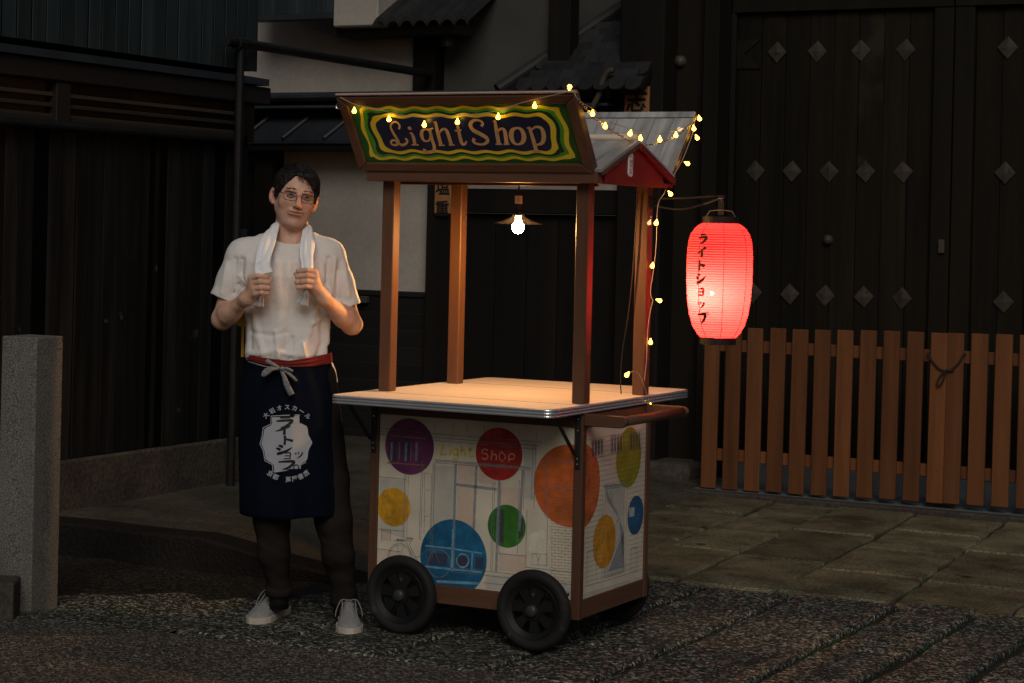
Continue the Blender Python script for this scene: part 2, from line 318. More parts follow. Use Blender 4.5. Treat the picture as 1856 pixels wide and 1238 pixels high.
# paved apron: rough slabs near, flagstones behind
pave = obj('pavement', bx(-.56, 5, -.5, 4.7, -.05, -.022), mt['joint'], kind='structure')
def stone(name, poly, z, th, m, inset=.012, dome=.004, rr=.004):
    P = []
    n = len(poly)
    for i in range(n):
        a, c = np.array(poly[i]), np.array(poly[(i + 1) % n]); k = max(2, int(np.linalg.norm(c - a) / .12))
        for j in range(k):
            q = a + (c - a) * j / k
            P.append(q + np.array((R.uniform(-rr, rr), R.uniform(-rr, rr))) * (1.0 if j else .6))
    cen = np.mean(P, 0); b = bmesh.new()
    lo = [b.verts.new((*p, z - th)) for p in P]; mid = [b.verts.new((*p, z - inset * .7)) for p in P]
    tp = [b.verts.new((*(p + (cen - p) / max(np.linalg.norm(cen - p), .01) * inset), z + R.uniform(-.0015, .0015))) for p in P]
    m_ = len(P)
    for A, B in ((lo, mid), (mid, tp)):
        for i in range(m_): b.faces.new((A[i], A[(i + 1) % m_], B[(i + 1) % m_], B[i]))
    c_ = b.verts.new((*cen, z + dome))
    for i in range(m_): b.faces.new((tp[i], tp[(i + 1) % m_], c_))
    return obj(name, b, m, pave)
cols_ = [-.54, -.12, .34, .74, 1.13, 1.575, 1.9, 2.2, 2.7, 3.2]
for i, (a, c) in enumerate(zip(cols_, cols_[1:])):
    cuts = [-.2, R.uniform(.35, .75), R.uniform(1.0, 1.4), 1.86] if a < 1.1 else ([-.2, R.uniform(.5, .9), 1.86 + .03 * i] if i % 2 else [-.2, 1.86 + .012 * i])
    for y0, y1 in zip(cuts, cuts[1:]):
        g = .019 if a > .7 else .009
        sk = .02
        stone('paving_slab', [(a + g + R.uniform(-sk, sk) * .4, y0 + .008), (c - g, y0 + .008 + R.uniform(-sk, sk)), (c - g + R.uniform(-sk, sk) * .4, y1 - .008), (a + g, y1 - .008)], R.uniform(-.003, .003), .04, mt['slab'], .016, .004, .008)
x = -1.1
while x < 3.2:                                                       # long rows of flagstones running up to the gate
    wd = R.uniform(.33, .52); y = 1.89; first_ = True; jit = lambda k=.02: R.uniform(-k, k)
    cuts = [1.885 + jit(.012)]
    while cuts[-1] < 4.3: cuts.append(cuts[-1] + R.uniform(.42, 1.05))
    cuts[-1] = 4.685
    if len(cuts) > 2 and cuts[-1] - cuts[-2] < .25: cuts.pop(-2)
    f = lambda X, Y: (X - .075 * (Y - 1.9), Y)
    for y0, y1 in zip(cuts, cuts[1:]):
        sl0, sl1 = jit(.03), jit(.03)
        stone('flagstone', [f(x + .009, y0 + .009 + sl0), f(x + wd - .009 + jit(.008), y0 + .009 - sl0 * .3), f(x + wd - .009 + jit(.008), y1 - .009), f(x + .009, y1 - .009)], R.uniform(-.007, .007), .05, mt['flag'], .016, .006, .012)
    x += wd
obj('threshold_stone', bx(-.6, 3, 4.70, 4.80, -.05, .022, .008), mt['foundation'], kind='structure')
obj('metal_sill', bx(-.62, 3, 4.803, 5.40, -.04, .018), mt['steelsill'], kind='structure')
# raised platform with a stone kerb on the left
pz = lambda x: .135 * min(1, max(0, (-.42 - x) / .85)) - .004
b = bmesh.new(); N_ = 44; top = []; 
for i in range(N_ + 1):
    x = -3.4 + (3.0) * i / N_; yk = .97 + .10 * max(0, (x + 1.2)) + .012 * math.sin(x * 9)
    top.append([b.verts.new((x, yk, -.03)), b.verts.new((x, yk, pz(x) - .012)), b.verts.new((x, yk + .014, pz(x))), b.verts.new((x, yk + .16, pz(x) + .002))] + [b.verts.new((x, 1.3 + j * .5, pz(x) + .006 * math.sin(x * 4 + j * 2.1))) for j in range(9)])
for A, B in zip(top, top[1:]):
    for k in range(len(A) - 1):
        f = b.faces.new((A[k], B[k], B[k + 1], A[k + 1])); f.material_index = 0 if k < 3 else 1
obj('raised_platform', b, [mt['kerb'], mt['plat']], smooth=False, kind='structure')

# ------------------------------------------------------------------ wooden house along the left
house = root('wooden_house', 'black boarded wooden house with overhanging upper storey on the left', 'house', (-2.5, 1.0, 0))
obj('foundation', bx(-2.42, -2.275, -1.2, 2.74, -.05, .366, .012), mt['foundation'], house)
obj('wall', bx(-4.2, -2.345, -1.2, 2.72, .0, 3.9), mt['shade_black'], house)
obj('gap_shade_backing', bx(-2.344, -2.3035, -1.2, 2.66, .37, 1.93), mt['shade_black'], house)  # sheets added just behind the boards, painting their gaps as shade
obj('gap_shade_backing', bx(-2.344, -2.2775, -1.2, 2.775, 2.31, 3.8), mt['shade_black'], house)
bm_ = bx(-.012, .012, -.0475, .0475, 0, 1.56, .002)
first = None
for i in range(39):
    y = -1.1 + i * .1
    if y > 2.70: break
    if first is None: first = obj('wall_board', bm_, mt['char'], house, world=False); o = first
    else: o = clone(first, house)
    o.location = Vector((-2.312 + R.uniform(-.004, .004), y, .368)) - house.location; o.rotation_euler = (0, 0, R.uniform(-.02, .02))
bm_ = bx(-.01, .01, -.0462, .0462, 0, 1.5, .0015); first = None
for i in range(39):
    y = -1.07 + i * .1
    if y > 2.75: break
    if first is None: first = obj('siding_board', bm_, mt['siding'], house, world=False); o = first
    else: o = clone(first, house)
    o.location = Vector((-2.285 + R.uniform(-.002, .002), y, 2.308)) - house.location; o.rotation_euler = (0, 0, R.uniform(-.015, .015))
b = bmesh.new(); prism(b, [(-.14, .0), (.06, -.03), (.06, -.065), (-.14, -.065)], -1.2, 2.83, (Vector((-2.29, 0, 2.30)), Vector((1, 0, 0)), Vector((0, 0, 1)), Vector((0, 1, 0))))
bmesh.ops.recalc_face_normals(b, faces=b.faces); obj('ledge', b, mt['ledge'], house)
obj('beam', bx(-2.36, -2.25, -1.2, 2.88, 2.135, 2.228, .006), mt['beam'], house)
obj('corner_post', bx(-2.37, -2.27, 2.66, 2.76, 1.93, 2.134, .004), mt['dark'], house)
for y in (-.3, 1.2): obj('post', bx(-2.34, -2.262, y - .05, y + .05, 1.935, 2.134, .004), mt['beam'], house)
for i, (y0, y1) in enumerate(((-1.2, .2), (.2, 1.16), (1.24, 1.78), (1.78, 2.66))):
    for z0 in (1.965, 2.03, 2.085): obj('louvre_board', bx(-2.338, -2.33, y0 + .003, y1 - .003, z0, z0 + .052), mt['lath'], house)
for z0 in (2.068, 2.018, 1.968):
    obj('louvre_slat', bx(-2.335, -2.285, -1.2, 2.655, z0 - .004, z0 + .016, .003), mt['lath'], house)
obj('sill_beam', bx(-2.335, -2.27, -1.2, 2.70, 1.932, 1.964, .004), mt['beam'], house)
obj('gutter_pipe', tb([(-2.25, -1.2, 1.92), (-2.25, 2.62, 1.935)], .02, 12), mt['pipe'], house, smooth=False)
A = Vector(at(436, 78, X=-2.2)); 
obj('downpipe', tb([(A.x, A.y, A.z + .02), (A.x, A.y, .12)], .022, 12), mt['pipe'], house)
B_ = Vector(at(778, 134, Y=5.06)); d_ = (A - B_).normalized()
obj('crossing_pipe', tb([A + d_ * .16, B_], .026, 12), mt['pipe'], house)
obj('pipe_joint', tb([A + d_ * .05, A - d_ * .05], .036, 12), mt['pipe'], house)
a0 = at(440, 431, X=-2.26)
obj('wall_box', bx(-2.30, -2.255, a0[1] - .035, a0[1] + .035, a0[2] - .045, a0[2] + .045, .004), mt['pent'], house)
# ------------------------------------------------------------------ plastered wing between house and gate
wing = root('plaster_house', 'grey plastered townhouse with dark timber posts behind the man', 'house', (-2.6, 5.3, 0))
obj('plaster_wall', bx(-3.715, -2.54, 5.2, 5.3, 1.085, 2.0), mt['plaster'], wing)
obj('upper_plaster', bx(-4.9, -2.66, 5.2, 5.3, 2.36, 3.4), mt['plaster'], wing)
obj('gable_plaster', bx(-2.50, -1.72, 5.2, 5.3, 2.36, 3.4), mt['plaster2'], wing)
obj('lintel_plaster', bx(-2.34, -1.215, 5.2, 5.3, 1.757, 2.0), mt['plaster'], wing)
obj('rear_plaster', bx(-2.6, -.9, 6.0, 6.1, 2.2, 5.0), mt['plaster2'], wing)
obj('upper_post', bx(-2.672, -2.512, 5.09, 5.25, 2.35, 3.4, .005), mt['dark'], wing)
obj('gable_post', bx(-1.72, -1.57, 5.12, 5.25, 2.3, 3.4, .005), mt['dark'], wing)
obj('dark_wall', bx(-5.4, -3.72, 5.16, 5.3, 0, 2.36), mt['dark'], wing)
obj('side_post', bx(-3.86, -3.722, 5.06, 5.158, 0, 2.0, .005), mt['dark'], wing)
obj('eave_beam', bx(-4.6, -1.2, 5.1, 5.25, 1.99, 2.06, .005), mt['dark'], wing)
obj('wall_plate', bx(-4.9, -1.2, 5.12, 5.25, 2.062, 2.356), mt['dark'], wing)
obj('cap_rail', bx(-3.72, -2.54, 5.15, 5.25, 1.05, 1.083, .004), mt['clap'], wing)
first = None
for i in range(9):
    z = .06 + i * .11
    if first is None: first = obj('clapboard', bx(-.60, .60, -.012, .012, 0, .116, .003), mt['clap'], wing, world=False); o = first
    else: o = clone(first, wing)
    o.location = Vector((-3.13, 5.185, z)) - wing.location; o.rotation_euler = (.10, 0, R.uniform(-.002, .002))
obj('meter_box', bx(-3.13, -3.0, 5.12, 5.165, 1.0, 1.045, .004), mt['plaster2'], wing)
obj('name_post', bx(-2.538, -2.345, 5.08, 5.25, 0, 1.986, .006), mt['dark'], wing)
for i in range(5):
    x0 = -2.343 + i * .222
    obj('door_plank', bx(x0 + .002, x0 + .220, 5.235, 5.265, .05, 1.60, .004), mt['dark'], wing)
obj('door_lintel', bx(-2.343, -1.222, 5.18, 5.28, 1.603, 1.755, .005), mt['dark'], wing)
# pent roof and ridge over the wing
obj('ridge_cap', bx(-4.9, -1.25, 5.03, 5.119, 2.315, 2.372, .02), mt['pent'], wing)
obj('ridge_board', bx(-4.9, -1.25, 5.0, 5.119, 2.262, 2.282, .004), mt['pent'], wing)
e0 = at(440, 254, Y=4.95)
for i in range(9):
    x0 = e0[0] + i * .32; b = bmesh.new()
    q0 = np.array((x0 + .10, 5.11, 2.205)); q1 = np.array((x0 + .41, 5.11, 2.205)); p0 = np.array((x0, 4.95, e0[2])); p1 = np.array((x0 + .31, 4.95, e0[2]))
    tp = [b.verts.new(p) for p in (p0, p1, q1, q0)]; lo = [b.verts.new(p - np.array((0, 0, .022))) for p in (p0, p1, q1, q0)]
    b.faces.new(tp); b.faces.new(lo[::-1])
    for k in range(4): b.faces.new((lo[k], lo[(k + 1) % 4], tp[(k + 1) % 4], tp[k]))
    for s_ in (0,): tube(b, [p0 + np.array((0, -.01, .012)), q0 + np.array((0, 0, .012))], .014, 6)
    obj('pent_roof_panel', b, mt['pent'], wing)
obj('pent_fascia', bx(e0[0] + .05, -1.25, 4.965, 5.0, e0[2] - .07, e0[2] - .024, .004), mt['dark'], wing)
# overhanging upper corner: siding, white block, soffit beam and tiled eave
Y_ = 4.86
s0 = at(461, 26, Y=Y_); s1 = at(607, 42, Y=Y_); nb = 8
for i in range(nb):
    x0 = s0[0] + (s1[0] - s0[0]) * i / nb; x1 = s0[0] + (s1[0] - s0[0]) * (i + 1) / nb; z0 = s0[2] + (s1[2] - s0[2]) * (i + .5) / nb
    obj('upper_siding_board', bx(x0 + .002, x1 - .002, Y_, Y_ + .03, s0[2] - .01, 3.5, .003), mt['siding'], wing)
obj('siding_sill', bx(s0[0], s1[0] + .06, Y_ - .03, Y_ + .06, s0[2] - .05, s0[2] - .012, .004), mt['ledge'], wing)
a0, a1 = at(608, 42, Y=Y_), at(690, 42, Y=Y_)
obj('white_block', bx(a0[0] + .004, a1[0], Y_ - .04, Y_ + .3, a0[2] - .03, 3.4, .01), mt['plaster'], wing)
a0, a1 = at(612, 40, Y=4.98), at(828, 64, Y=4.98)
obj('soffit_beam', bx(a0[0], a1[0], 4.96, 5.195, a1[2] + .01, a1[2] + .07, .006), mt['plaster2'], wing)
a0, a1 = at(676, 10, Y=4.8), at(848, 35, Y=4.8)
nt_ = 7; prof = [(.0, .0), (.25, .035), (.5, .045), (.75, .035), (1., 0)]
for i in range(nt_):
    x0 = a0[0] + (a1[0] - a0[0]) * i / nt_; wd = (a1[0] - a0[0]) / nt_; b = bmesh.new()
    lo = [b.verts.new((x0 + u * wd * 1.04, 4.8, a1[2] - .01 + h)) for u, h in prof]; hi = [b.verts.new((x0 + u * wd * 1.04, 5.3, a1[2] + .27 + h)) for u, h in prof]
    lo2 = [b.verts.new((x0 + u * wd * 1.04, 4.8, a1[2] - .04 + h)) for u, h in prof]
    for k in range(4): b.faces.new((lo[k], lo[k + 1], hi[k + 1], hi[k])); b.faces.new((lo2[k + 1], lo2[k], lo2[k].__class__ and lo[k], lo[k + 1]))
    obj('eave_tile', b, mt['rtile'], wing)
lp = at(812, 76, Y=5.0)
obj('eave_lamp', lath([(.0, .03), (.03, .025), (.045, 0), (.04, -.03), (.0, -.045)], lp, 'Z', 14, cap=False), mt['black'], wing)
obj('lamp_arm', tb([lp + np.array((0, 0, .03)), (lp[0] - .03, 5.2, lp[2] + .05)], .008, 8), mt['black'], wing)
# tiled roof slope behind the gate pillar
roof = root('tiled_roof', 'dark scalloped tile roof slope beside the tall gate pillar', 'roof', (-1.3, 5.2, 2.3))
O_, U_, W_ = Vector((-2.0, 4.95, 2.38)), Vector((1, 0, 0)), Vector((0, .75, .66)); Nn = U_.cross(W_).normalized()
b = bmesh.new(); prism(b, [(.05, -.02), (1.0, -.02), (1.0, 1.3), (.85, 1.3)], -.05, -.008, (O_, U_, W_, Nn)); obj('roof_bed', b, mt['dark'], roof)
tw = .105; tmesh = None
for r in range(9):
    for c in range(10):
        u = c * tw + (tw / 2 if r % 2 else 0); v = r * .072
        if u < .12 + v * .62 + R.uniform(-.02, .02) or u > .95: continue
        if tmesh is None:
            b = bmesh.new(); arc = [(tw / 2 * .98 * math.cos(t), -.048 * math.sin(t)) for t in [math.pi * k / 10 for k in range(11)]]
            pts = [(p[0], p[1]) for p in arc[::-1]] + [(tw / 2 * .98, .07), (-tw / 2 * .98, .07)]
            fs = prism(b, pts, 0, .012, (Vector((0, 0, 0)), U_, W_, Nn)); tmesh = obj('tile', b, mt['rtile'], roof, world=False); o = tmesh
        else: o = clone(tmesh, roof)
        o.location = O_ + U_ * u + W_ * v + Nn * R.uniform(.0, .006) - roof.location; o.rotation_euler = (.10, R.uniform(-.03, .03), 0)
b = bmesh.new(); tube(b, [O_ + U_ * .03 + W_ * -.02, O_ + U_ * .88 + W_ * 1.35], .035, 10); obj('barge_roll', b, mt['rtile'], roof)
pc = [at(x, y, Y=4.95) for x, y in ((1112, 126), (1100, 132), (1091, 150), (1086, 170), (1073, 196))]
b = bmesh.new(); tube(b, catmull(pc, 5), .019, 8); o = obj('roof_end_ornament', b, mt['strap'], roof, smooth=True)
# ------------------------------------------------------------------ gate pillar and gate
gate = root('timber_gate', 'tall weathered double gate with rows of metal diamond studs', 'gate', (.76, 5.45, 0))
obj('pillar', bx(-1.222, -.93, 5.1, 5.45, .10, 3.5, .012), mt['dark'], gate)
obj('side_panel', bx(-.928, -.725, 5.3, 5.45, .0, 3.5, .004), mt['gframe'], gate)
obj('jamb', bx(-.722, -.622, 5.22, 5.45, .0, 3.5, .006), mt['gframe'], gate)
obj('base_stone', bx(-1.28, -.66, 5.0, 5.42, -.05, .13, .035, 3), mt['foundation'], gate, smooth=True)
obj('top_rail', bx(-.61, .755, 5.40, 5.52, 2.848, 3.4, .004), mt['gframe'], gate)
obj('top_rail', bx(.765, 2.4, 5.40, 5.52, 2.848, 3.4, .004), mt['gframe'], gate)
obj('stile', bx(.642, .757, 5.405, 5.52, .03, 2.847, .006), mt['gframe'], gate)
obj('stile', bx(.764, .880, 5.405, 5.52, .03, 2.847, .006), mt['gframe'], gate)
obj('hinge_stile', bx(-.620, -.585, 5.405, 5.52, .03, 2.847, .006), mt['gframe'], gate)
first = None
px = [-.583 + i * .1529 for i in range(8)] + [.882 + i * .1529 for i in range(8)]
for x in px:
    if first is None: first = obj('gate_plank', bx(0, .1515, -.02, .02, .03, 2.846, .005), mt['gate'], gate, world=False); o = first
    else: o = clone(first, gate)
    o.location = Vector((x, 5.462 + R.uniform(-.004, .004), 0)) - gate.location
first = None
rows = [(2.608, (-.329, -.075, .196, .467, 1.067)), (1.89, (-.45, -.217, .015, .24, .468, 1.068)), (1.151, (-.45, -.213, .009, .248, .479, 1.076))]
for z, xs_ in rows:
    for x in xs_:
        if first is None:
            b = bmesh.new(); c = b.verts.new((0, -.010, 0)); q = [b.verts.new(p) for p in ((.061, -.004, 0), (0, -.004, .065), (-.061, -.004, 0), (0, -.004, -.065))]; q2 = [b.verts.new((v.co.x, .006, v.co.z)) for v in q]
            for k in range(4): b.faces.new((c, q[(k + 1) % 4], q[k])); b.faces.new((q[k], q[(k + 1) % 4], q2[(k + 1) % 4], q2[k]))
            bmesh.ops.recalc_face_normals(b, faces=b.faces)
            first = obj('diamond_stud', b, mt['stud'], gate, world=False); o = first
        else: o = clone(first, gate)
        o.location = Vector((x, 5.437, z)) - gate.location; o.rotation_euler = (0, R.uniform(-.08, .08), 0)
b = bmesh.new(); prism(b, [(-.72, 2.515), (-.43, 2.51), (-.54, 2.60), (-.43, 2.69), (-.72, 2.68)], 0, .012, (Vector((0, 5.44, 0)), Vector((1, 0, 0)), Vector((0, 0, 1)), Vector((0, -1, 0)))); bmesh.ops.recalc_face_normals(b, faces=b.faces)
obj('hinge_strap', b, mt['gframe'], gate)
obj('gate_boss', lath([(.0, -.035), (.022, -.03), (.032, -.012), (.034, .02)], (.018, 5.44, 1.482), 'Y', 18, cap=False), mt['stud'], gate, smooth=True)
obj('gate_boss', lath([(.0, -.03), (.022, -.025), (.036, -.01), (.038, .02)], (-.90, 5.29, 2.55), 'Y', 18, cap=False), mt['strap'], gate, smooth=True)
obj('latch', bx(.70, .735, 5.385, 5.406, 1.42, 1.50, .004), mt['strap'], gate)
obj('bottom_plate', bx(-.6, 2.4, 5.385, 5.40, .019, .15), mt['steelsill'], gate)
# wooden plaques with brushed characters
def plaque(label, x0, x1, z0, z1, y, chars, size):
    p = root('wooden_plaque', label, 'plaque', ((x0 + x1) / 2, y, z0), group=None)
    obj('board', bx(x0, x1, y - .022, y, z0, z1, .004), mt['plaque'], p)
    b = bmesh.new()
    for i, ch in enumerate(chars):
        text_into(b, ch, lambda u, v: (u, y - .0235, v), size, (x0 + x1) / 2, z1 - size * .66 - i * size * 1.28, 0, .012 * size * 2)
    obj('lettering', b, mt['ink'], p)
a0, a1 = at(791, 322, Y=5.078), at(817, 388, Y=5.078)
plaque('small wooden name plaque on the dark post left of the bulb', a0[0], a1[0] + .01, a1[2], a0[2], 5.078, '塩重', .105)
a0, a1 = at(1135, 157, Y=5.098), at(1178, 200, Y=5.098)
plaque('wooden plaque high on the gate pillar above the cart roof', a0[0], a1[0], a1[2] - .16, a0[2], 5.098, '志', .15)
# ------------------------------------------------------------------ picket panels in front of the gate
def pickets(label, xs_, x0, x1):
    p = root('picket_fence', label, 'fence', ((x0 + x1) / 2, 4.86, 0), group='orange picket panels closing the gateway')
    f = None
    for x in xs_:
        if f is None: f = obj('picket', bx(-.001, .0925, -.011, .011, 0, .94, .004), mt['picket'], p, world=False); o = f
        else: o = clone(f, p)
        o.location = Vector((x, 4.85, .022 + .018 * (x + .5) + R.uniform(-.003, .003))) - p.location; o.rotation_euler = (0, R.uniform(-.004, .004) + .006, 0)
    for z in (.80, .165): obj('rail', bx(x0, x1, 4.863, 4.895, z + .02, z + .09, .004), mt['picket'], p)
    f2 = None
    for x in xs_:
        for z in (.857, .222):
            for dx in (.03, .06):
                if f2 is None: f2 = obj('nail', lath([(0, -.0015), (.003, -.001), (.0035, 0)], (0, 0, 0), 'Y', 8, cap=False), mt['strap'], p, world=False); o = f2
                else: o = clone(f2, p)
                o.location = Vector((x + dx, 4.8385, z)) - p.location
    for x in (x0 + .02, x1 - .05): obj('foot', bx(x, x + .03, 4.897, 4.93, .02, .9, .003), mt['picket'], p)
    return p
pickets('orange picket panel left of the rope knot, behind the red lantern', [.82 - .134 * i for i in range(11)], -.53, .905)
pickets('orange picket panel right of the rope knot, cut by the picture edge', [.913 + .134 * i for i in range(9)], .915, 2.0)
rp_ = [at(x, y, Y=4.83) for x, y in ((1682, 640), (1690, 655), (1702, 668), (1712, 672), (1724, 670), (1738, 658), (1747, 642))]
kn = [at(x, y, Y=4.822) for x, y in ((1714, 671), (1704, 682), (1699, 694), (1702, 700), (1708, 692), (1713, 680), (1715, 671), (1722, 672), (1729, 671))]
b = bmesh.new(); tube(b, catmull(rp_, 4), .006, 8); tube(b, catmull(kn, 4), .0055, 8)
for s_ in (-1, 1):
    e = rp_[0] if s_ < 0 else rp_[-1]; tube(b, [e, e + np.array((0, .10, .0))], .006, 8)
tag(obj('rope', b, mt['rope'], smooth=True), 'dark rope knotted round the two middle pickets', 'rope')
# ------------------------------------------------------------------ granite post, stump and weeds at the left edge
gp = root('granite_post', 'square speckled granite bollard standing at the left edge', 'stone post', (-1.309, -.093, 0))
b = bmesh.new(); bx_ = box(b, -.083, .083, -.083, .083, -.05, 1.04, .006, 2)
for v in b.verts:
    k = 1 + .06 * (1.04 - v.co.z) * .3; v.co.x *= k; v.co.y *= k
bmesh.ops.rotate(b, verts=b.verts, cent=(0, 0, 0), matrix=Matrix.Rotation(YAW + math.atan((928 - 55) / F) - math.radians(38), 3, 'Z'))
o = obj('granite_post', b, mt['granite'], gp, world=False)
a0 = at(12, 1112, Z=0)
b = bx(-.12, .075, -.075, .10, -.03, .125, .012, 2); bmesh.ops.rotate(b, verts=b.verts, cent=(0, 0, 0), matrix=Matrix.Rotation(.56, 3, 'Z'))
bmesh.ops.translate(b, verts=b.verts, vec=(a0[0] - .05, a0[1] + .0, 0))
tag(obj('stone_block', b, mt['foundation']), 'low stained stone block at the foot of the granite bollard', 'stone block')
def weeds(name, spots, n, hmax):
    b = bmesh.new()
    for _ in range(n):
        c = R.choice(spots); x, y = c[0] + R.gauss(0, c[3]), c[1] + R.gauss(0, c[4]); a = R.uniform(0, 6.28); h = R.uniform(.3, 1) * hmax; wd = h * .3
        dx, dy = math.cos(a), math.sin(a); z = c[2]
        p = [(x - dy * wd * .5, y + dx * wd * .5, z), (x + dy * wd * .5, y - dx * wd * .5, z), (x + dx * h * .5, y + dy * h * .5, z + h)]
        b.faces.new([b.verts.new(q) for q in p])
    return obj(name, b, mt['moss'], kind='stuff')
sp = [(-1.25, -.21, -.01, .05, .02), (-1.16, -.17, -.01, .06, .03), (-1.0, -.12, -.01, .08, .03), (-.9, .0, -.01, .08, .05)]
weeds('moss', sp + [(1.58, y, -.015, .008, .15) for y in (.9, 1.1, 1.3)] + [(1.9, y, -.015, .008, .12) for y in (1.2, 1.5)] + [(1.14, 1.2, -.015, .006, .2)], 1500, .013)
# ================================================================== CART
cart = root('street_cart', 'wooden street cart with painted circles, chrome-edged counter and roof sign', 'cart', (.46, .55, 0))
part = lambda n, b, m, p=cart, **k: obj(n, b, mt[m] if isinstance(m, str) else m, p, **k)
# wheels > tyre, rim, hub_cap
def wheel(x, y, s):
    Z = .145; b = bmesh.new()
    prof = [(.104, -.018)] + [(.1225 + .0225 * math.sin(t), -.0235 * math.cos(t)) for t in [math.pi * (.08 + .84 * k / 10) for k in range(11)]] + [(.104, .018)]
    prof = [(r, h) for r, h in prof]
    rr = lathe(b, prof, (x, y, Z), 'Y', 56); 
    for k in range(56): b.faces.new((rr[-1][k], rr[-1][(k + 1) % 56], rr[0][(k + 1) % 56], rr[0][k]))
    bmesh.ops.recalc_face_normals(b, faces=b.faces)
    tyre = part('wheel', b, 'tyre', smooth=True)
    b = bmesh.new(); rr = lathe(b, [(.106, -.014), (.102, -.019), (.082, -.010), (.080, .0), (.082, .010), (.102, .019), (.106, .014)], (x, y, Z), 'Y', 48)
    for k in range(48): b.faces.new((rr[-1][k], rr[-1][(k + 1) % 48], rr[0][(k + 1) % 48], rr[0][k]))
    for j in range(7):
        a = 2 * math.pi * j / 7 + .3; fr = (Vector((x, y, Z)), Vector((math.cos(a), 0, math.sin(a))), Vector((-math.sin(a), 0, math.cos(a))), Vector((0, -1 , 0)))
        prism(b, [(.018, -.019), (.045, -.013), (.084, -.022), (.084, .022), (.045, .013), (.018, .019)], -.007, .007, fr)
    lathe(b, [(.0, -.012), (.034, -.012), (.034, .012), (.0, .012)], (x, y, Z), 'Y', 24)
    bmesh.ops.recalc_face_normals(b, faces=b.faces); part('rim', b, 'rim', tyre)
    b = lath([(.0, s * .030), (.018, s * .029), (.021, s * .025), (.0215, s * .012)], (x, y, Z), 'Y', 22, cap=False); bmesh.ops.recalc_face_normals(b, faces=b.faces); part('hub_cap', b, 'hub', tyre, smooth=True)
for x in (.193, .738):
    wheel(x, .212, -1); wheel(x, .898, 1)
    part('axle', tb([(x, .20, .145), (x, .91, .145)], .011, 10), 'black')
# body frame
for x0 in (.0187, .861):
    for y0 in (.255, .821): part('corner_post', bx(x0, x0 + .034, y0, y0 + .034, .117, .846, .003), 'post')
for y0 in (.2565, .8235):
    part('rail', bx(.0525, .861, y0, y0 + .03, .119, .1875, .003), 'railx'); part('rail', bx(.0525, .861, y0, y0 + .03, .798, .845, .003), 'railx')
for x0 in (.0205, .863):
    part('side_rail', bx(x0, x0 + .03, .289, .821, .119, .1875, .003), 'raily'); part('side_rail', bx(x0, x0 + .03, .289, .821, .798, .845, .003), 'raily')
part('floor_board', bx(.05, .865, .285, .825, .125, .14), 'black')
for x0 in (.25, .62): part('bearer', bx(x0, x0 + .05, .285, .825, .085, .124), 'black')
# painted panels with their drawings
PF, PS = .2665, .8885
def fpt(zx, zy): p = at(650 + zx / 2.4756, 680 + zy / 2.476, Y=PF); return (p[0], p[2])
def spt(zx, zy): p = at(960 + zx / 2.4767, 680 + zy / 2.476, X=PS); return (p[1], p[2])
front = part('front_panel', bx(.0525, .861, PF, PF + .012, .1875, .798), 'panel')
side = part('side_panel', bx(PS - .012, PS, .289, .821, .1875, .798), 'panel')
part('back_panel', bx(.0525, .861, .832, .844, .1875, .798), 'panel'); part('left_panel', bx(.024, .036, .289, .821, .1875, .798), 'panel')
flay = [0]
def clip_poly(P, x0, x1, z0, z1):
    for ax, lim, s in ((0, x0, 1), (0, x1, -1), (1, z0, 1), (1, z1, -1)):
        out = []
        for i in range(len(P)):
            a, c = P[i - 1], P[i]; ia, ic = (a[ax] - lim) * s >= 0, (c[ax] - lim) * s >= 0
            if ia != ic:
                t = (lim - a[ax]) / (c[ax] - a[ax]); out.append((a[0] + t * (c[0] - a[0]), a[1] + t * (c[1] - a[1])))
            if ic: out.append(c)
        P = out
        if not P: return P
    return P
FB, SB = (.0527, .8608, .188, .7975), (.2895, .8205, .188, .7975)
def disc(panel, c, r, m, lay):
    P = [(c[0] + r * math.cos(2 * math.pi * k / 48), c[1] + r * math.sin(2 * math.pi * k / 48)) for k in range(48)]
    P = clip_poly(P, *(FB if panel is front else SB)); b = bmesh.new()
    f = b.faces.new([b.verts.new((p[0], PF - .0004 * lay, p[1]) if panel is front else (PS + .0004 * lay, p[0], p[1])) for p in P])
    bmesh.ops.recalc_face_normals(b, faces=b.faces)
    return part('painted_circle', b, m, panel)
class Draw:
    def __init__(s, panel, lay): s.p, s.b, s.lay = panel, bmesh.new(), lay
    def f(s, u, v):
        B = FB if s.p is front else SB; u = min(max(u, B[0]), B[1]); v = min(max(v, B[2]), B[3])
        return (u, PF - .0004 * s.lay, v) if s.p is front else (PS + .0004 * s.lay, u, v)
    def line(s, pts, wd=.003, smooth=False, conv=True):
        cv = fpt if s.p is front else spt; P = [cv(*p) for p in pts] if conv else pts
        stroke(s.b, P, [wd] * len(P), s.f, 5, smooth)
    def poly(s, pts):
        cv = fpt if s.p is front else spt
        s.b.faces.new([s.b.verts.new(s.f(*cv(*p))) for p in pts])
    def ring(s, c, rx, ry, wd=.003, a0=0, a1=360):
        s.line([(c[0] + rx * math.cos(math.radians(a)), c[1] + ry * math.sin(math.radians(a))) for a in np.linspace(a0, a1, 28)], wd)
    def done(s, name, m, split=False):
        if split:                                       # every patch of paint a piece of its own
            for f in s.b.faces:
                q = bmesh.new(); q.faces.new([q.verts.new(v.co) for v in f.verts]); bmesh.ops.recalc_face_normals(q, faces=q.faces); part(name, q, m, s.p)
            s.b.free(); return
        bmesh.ops.recalc_face_normals(s.b, faces=s.b.faces); return part(name, s.b, m, s.p, kind='stuff')
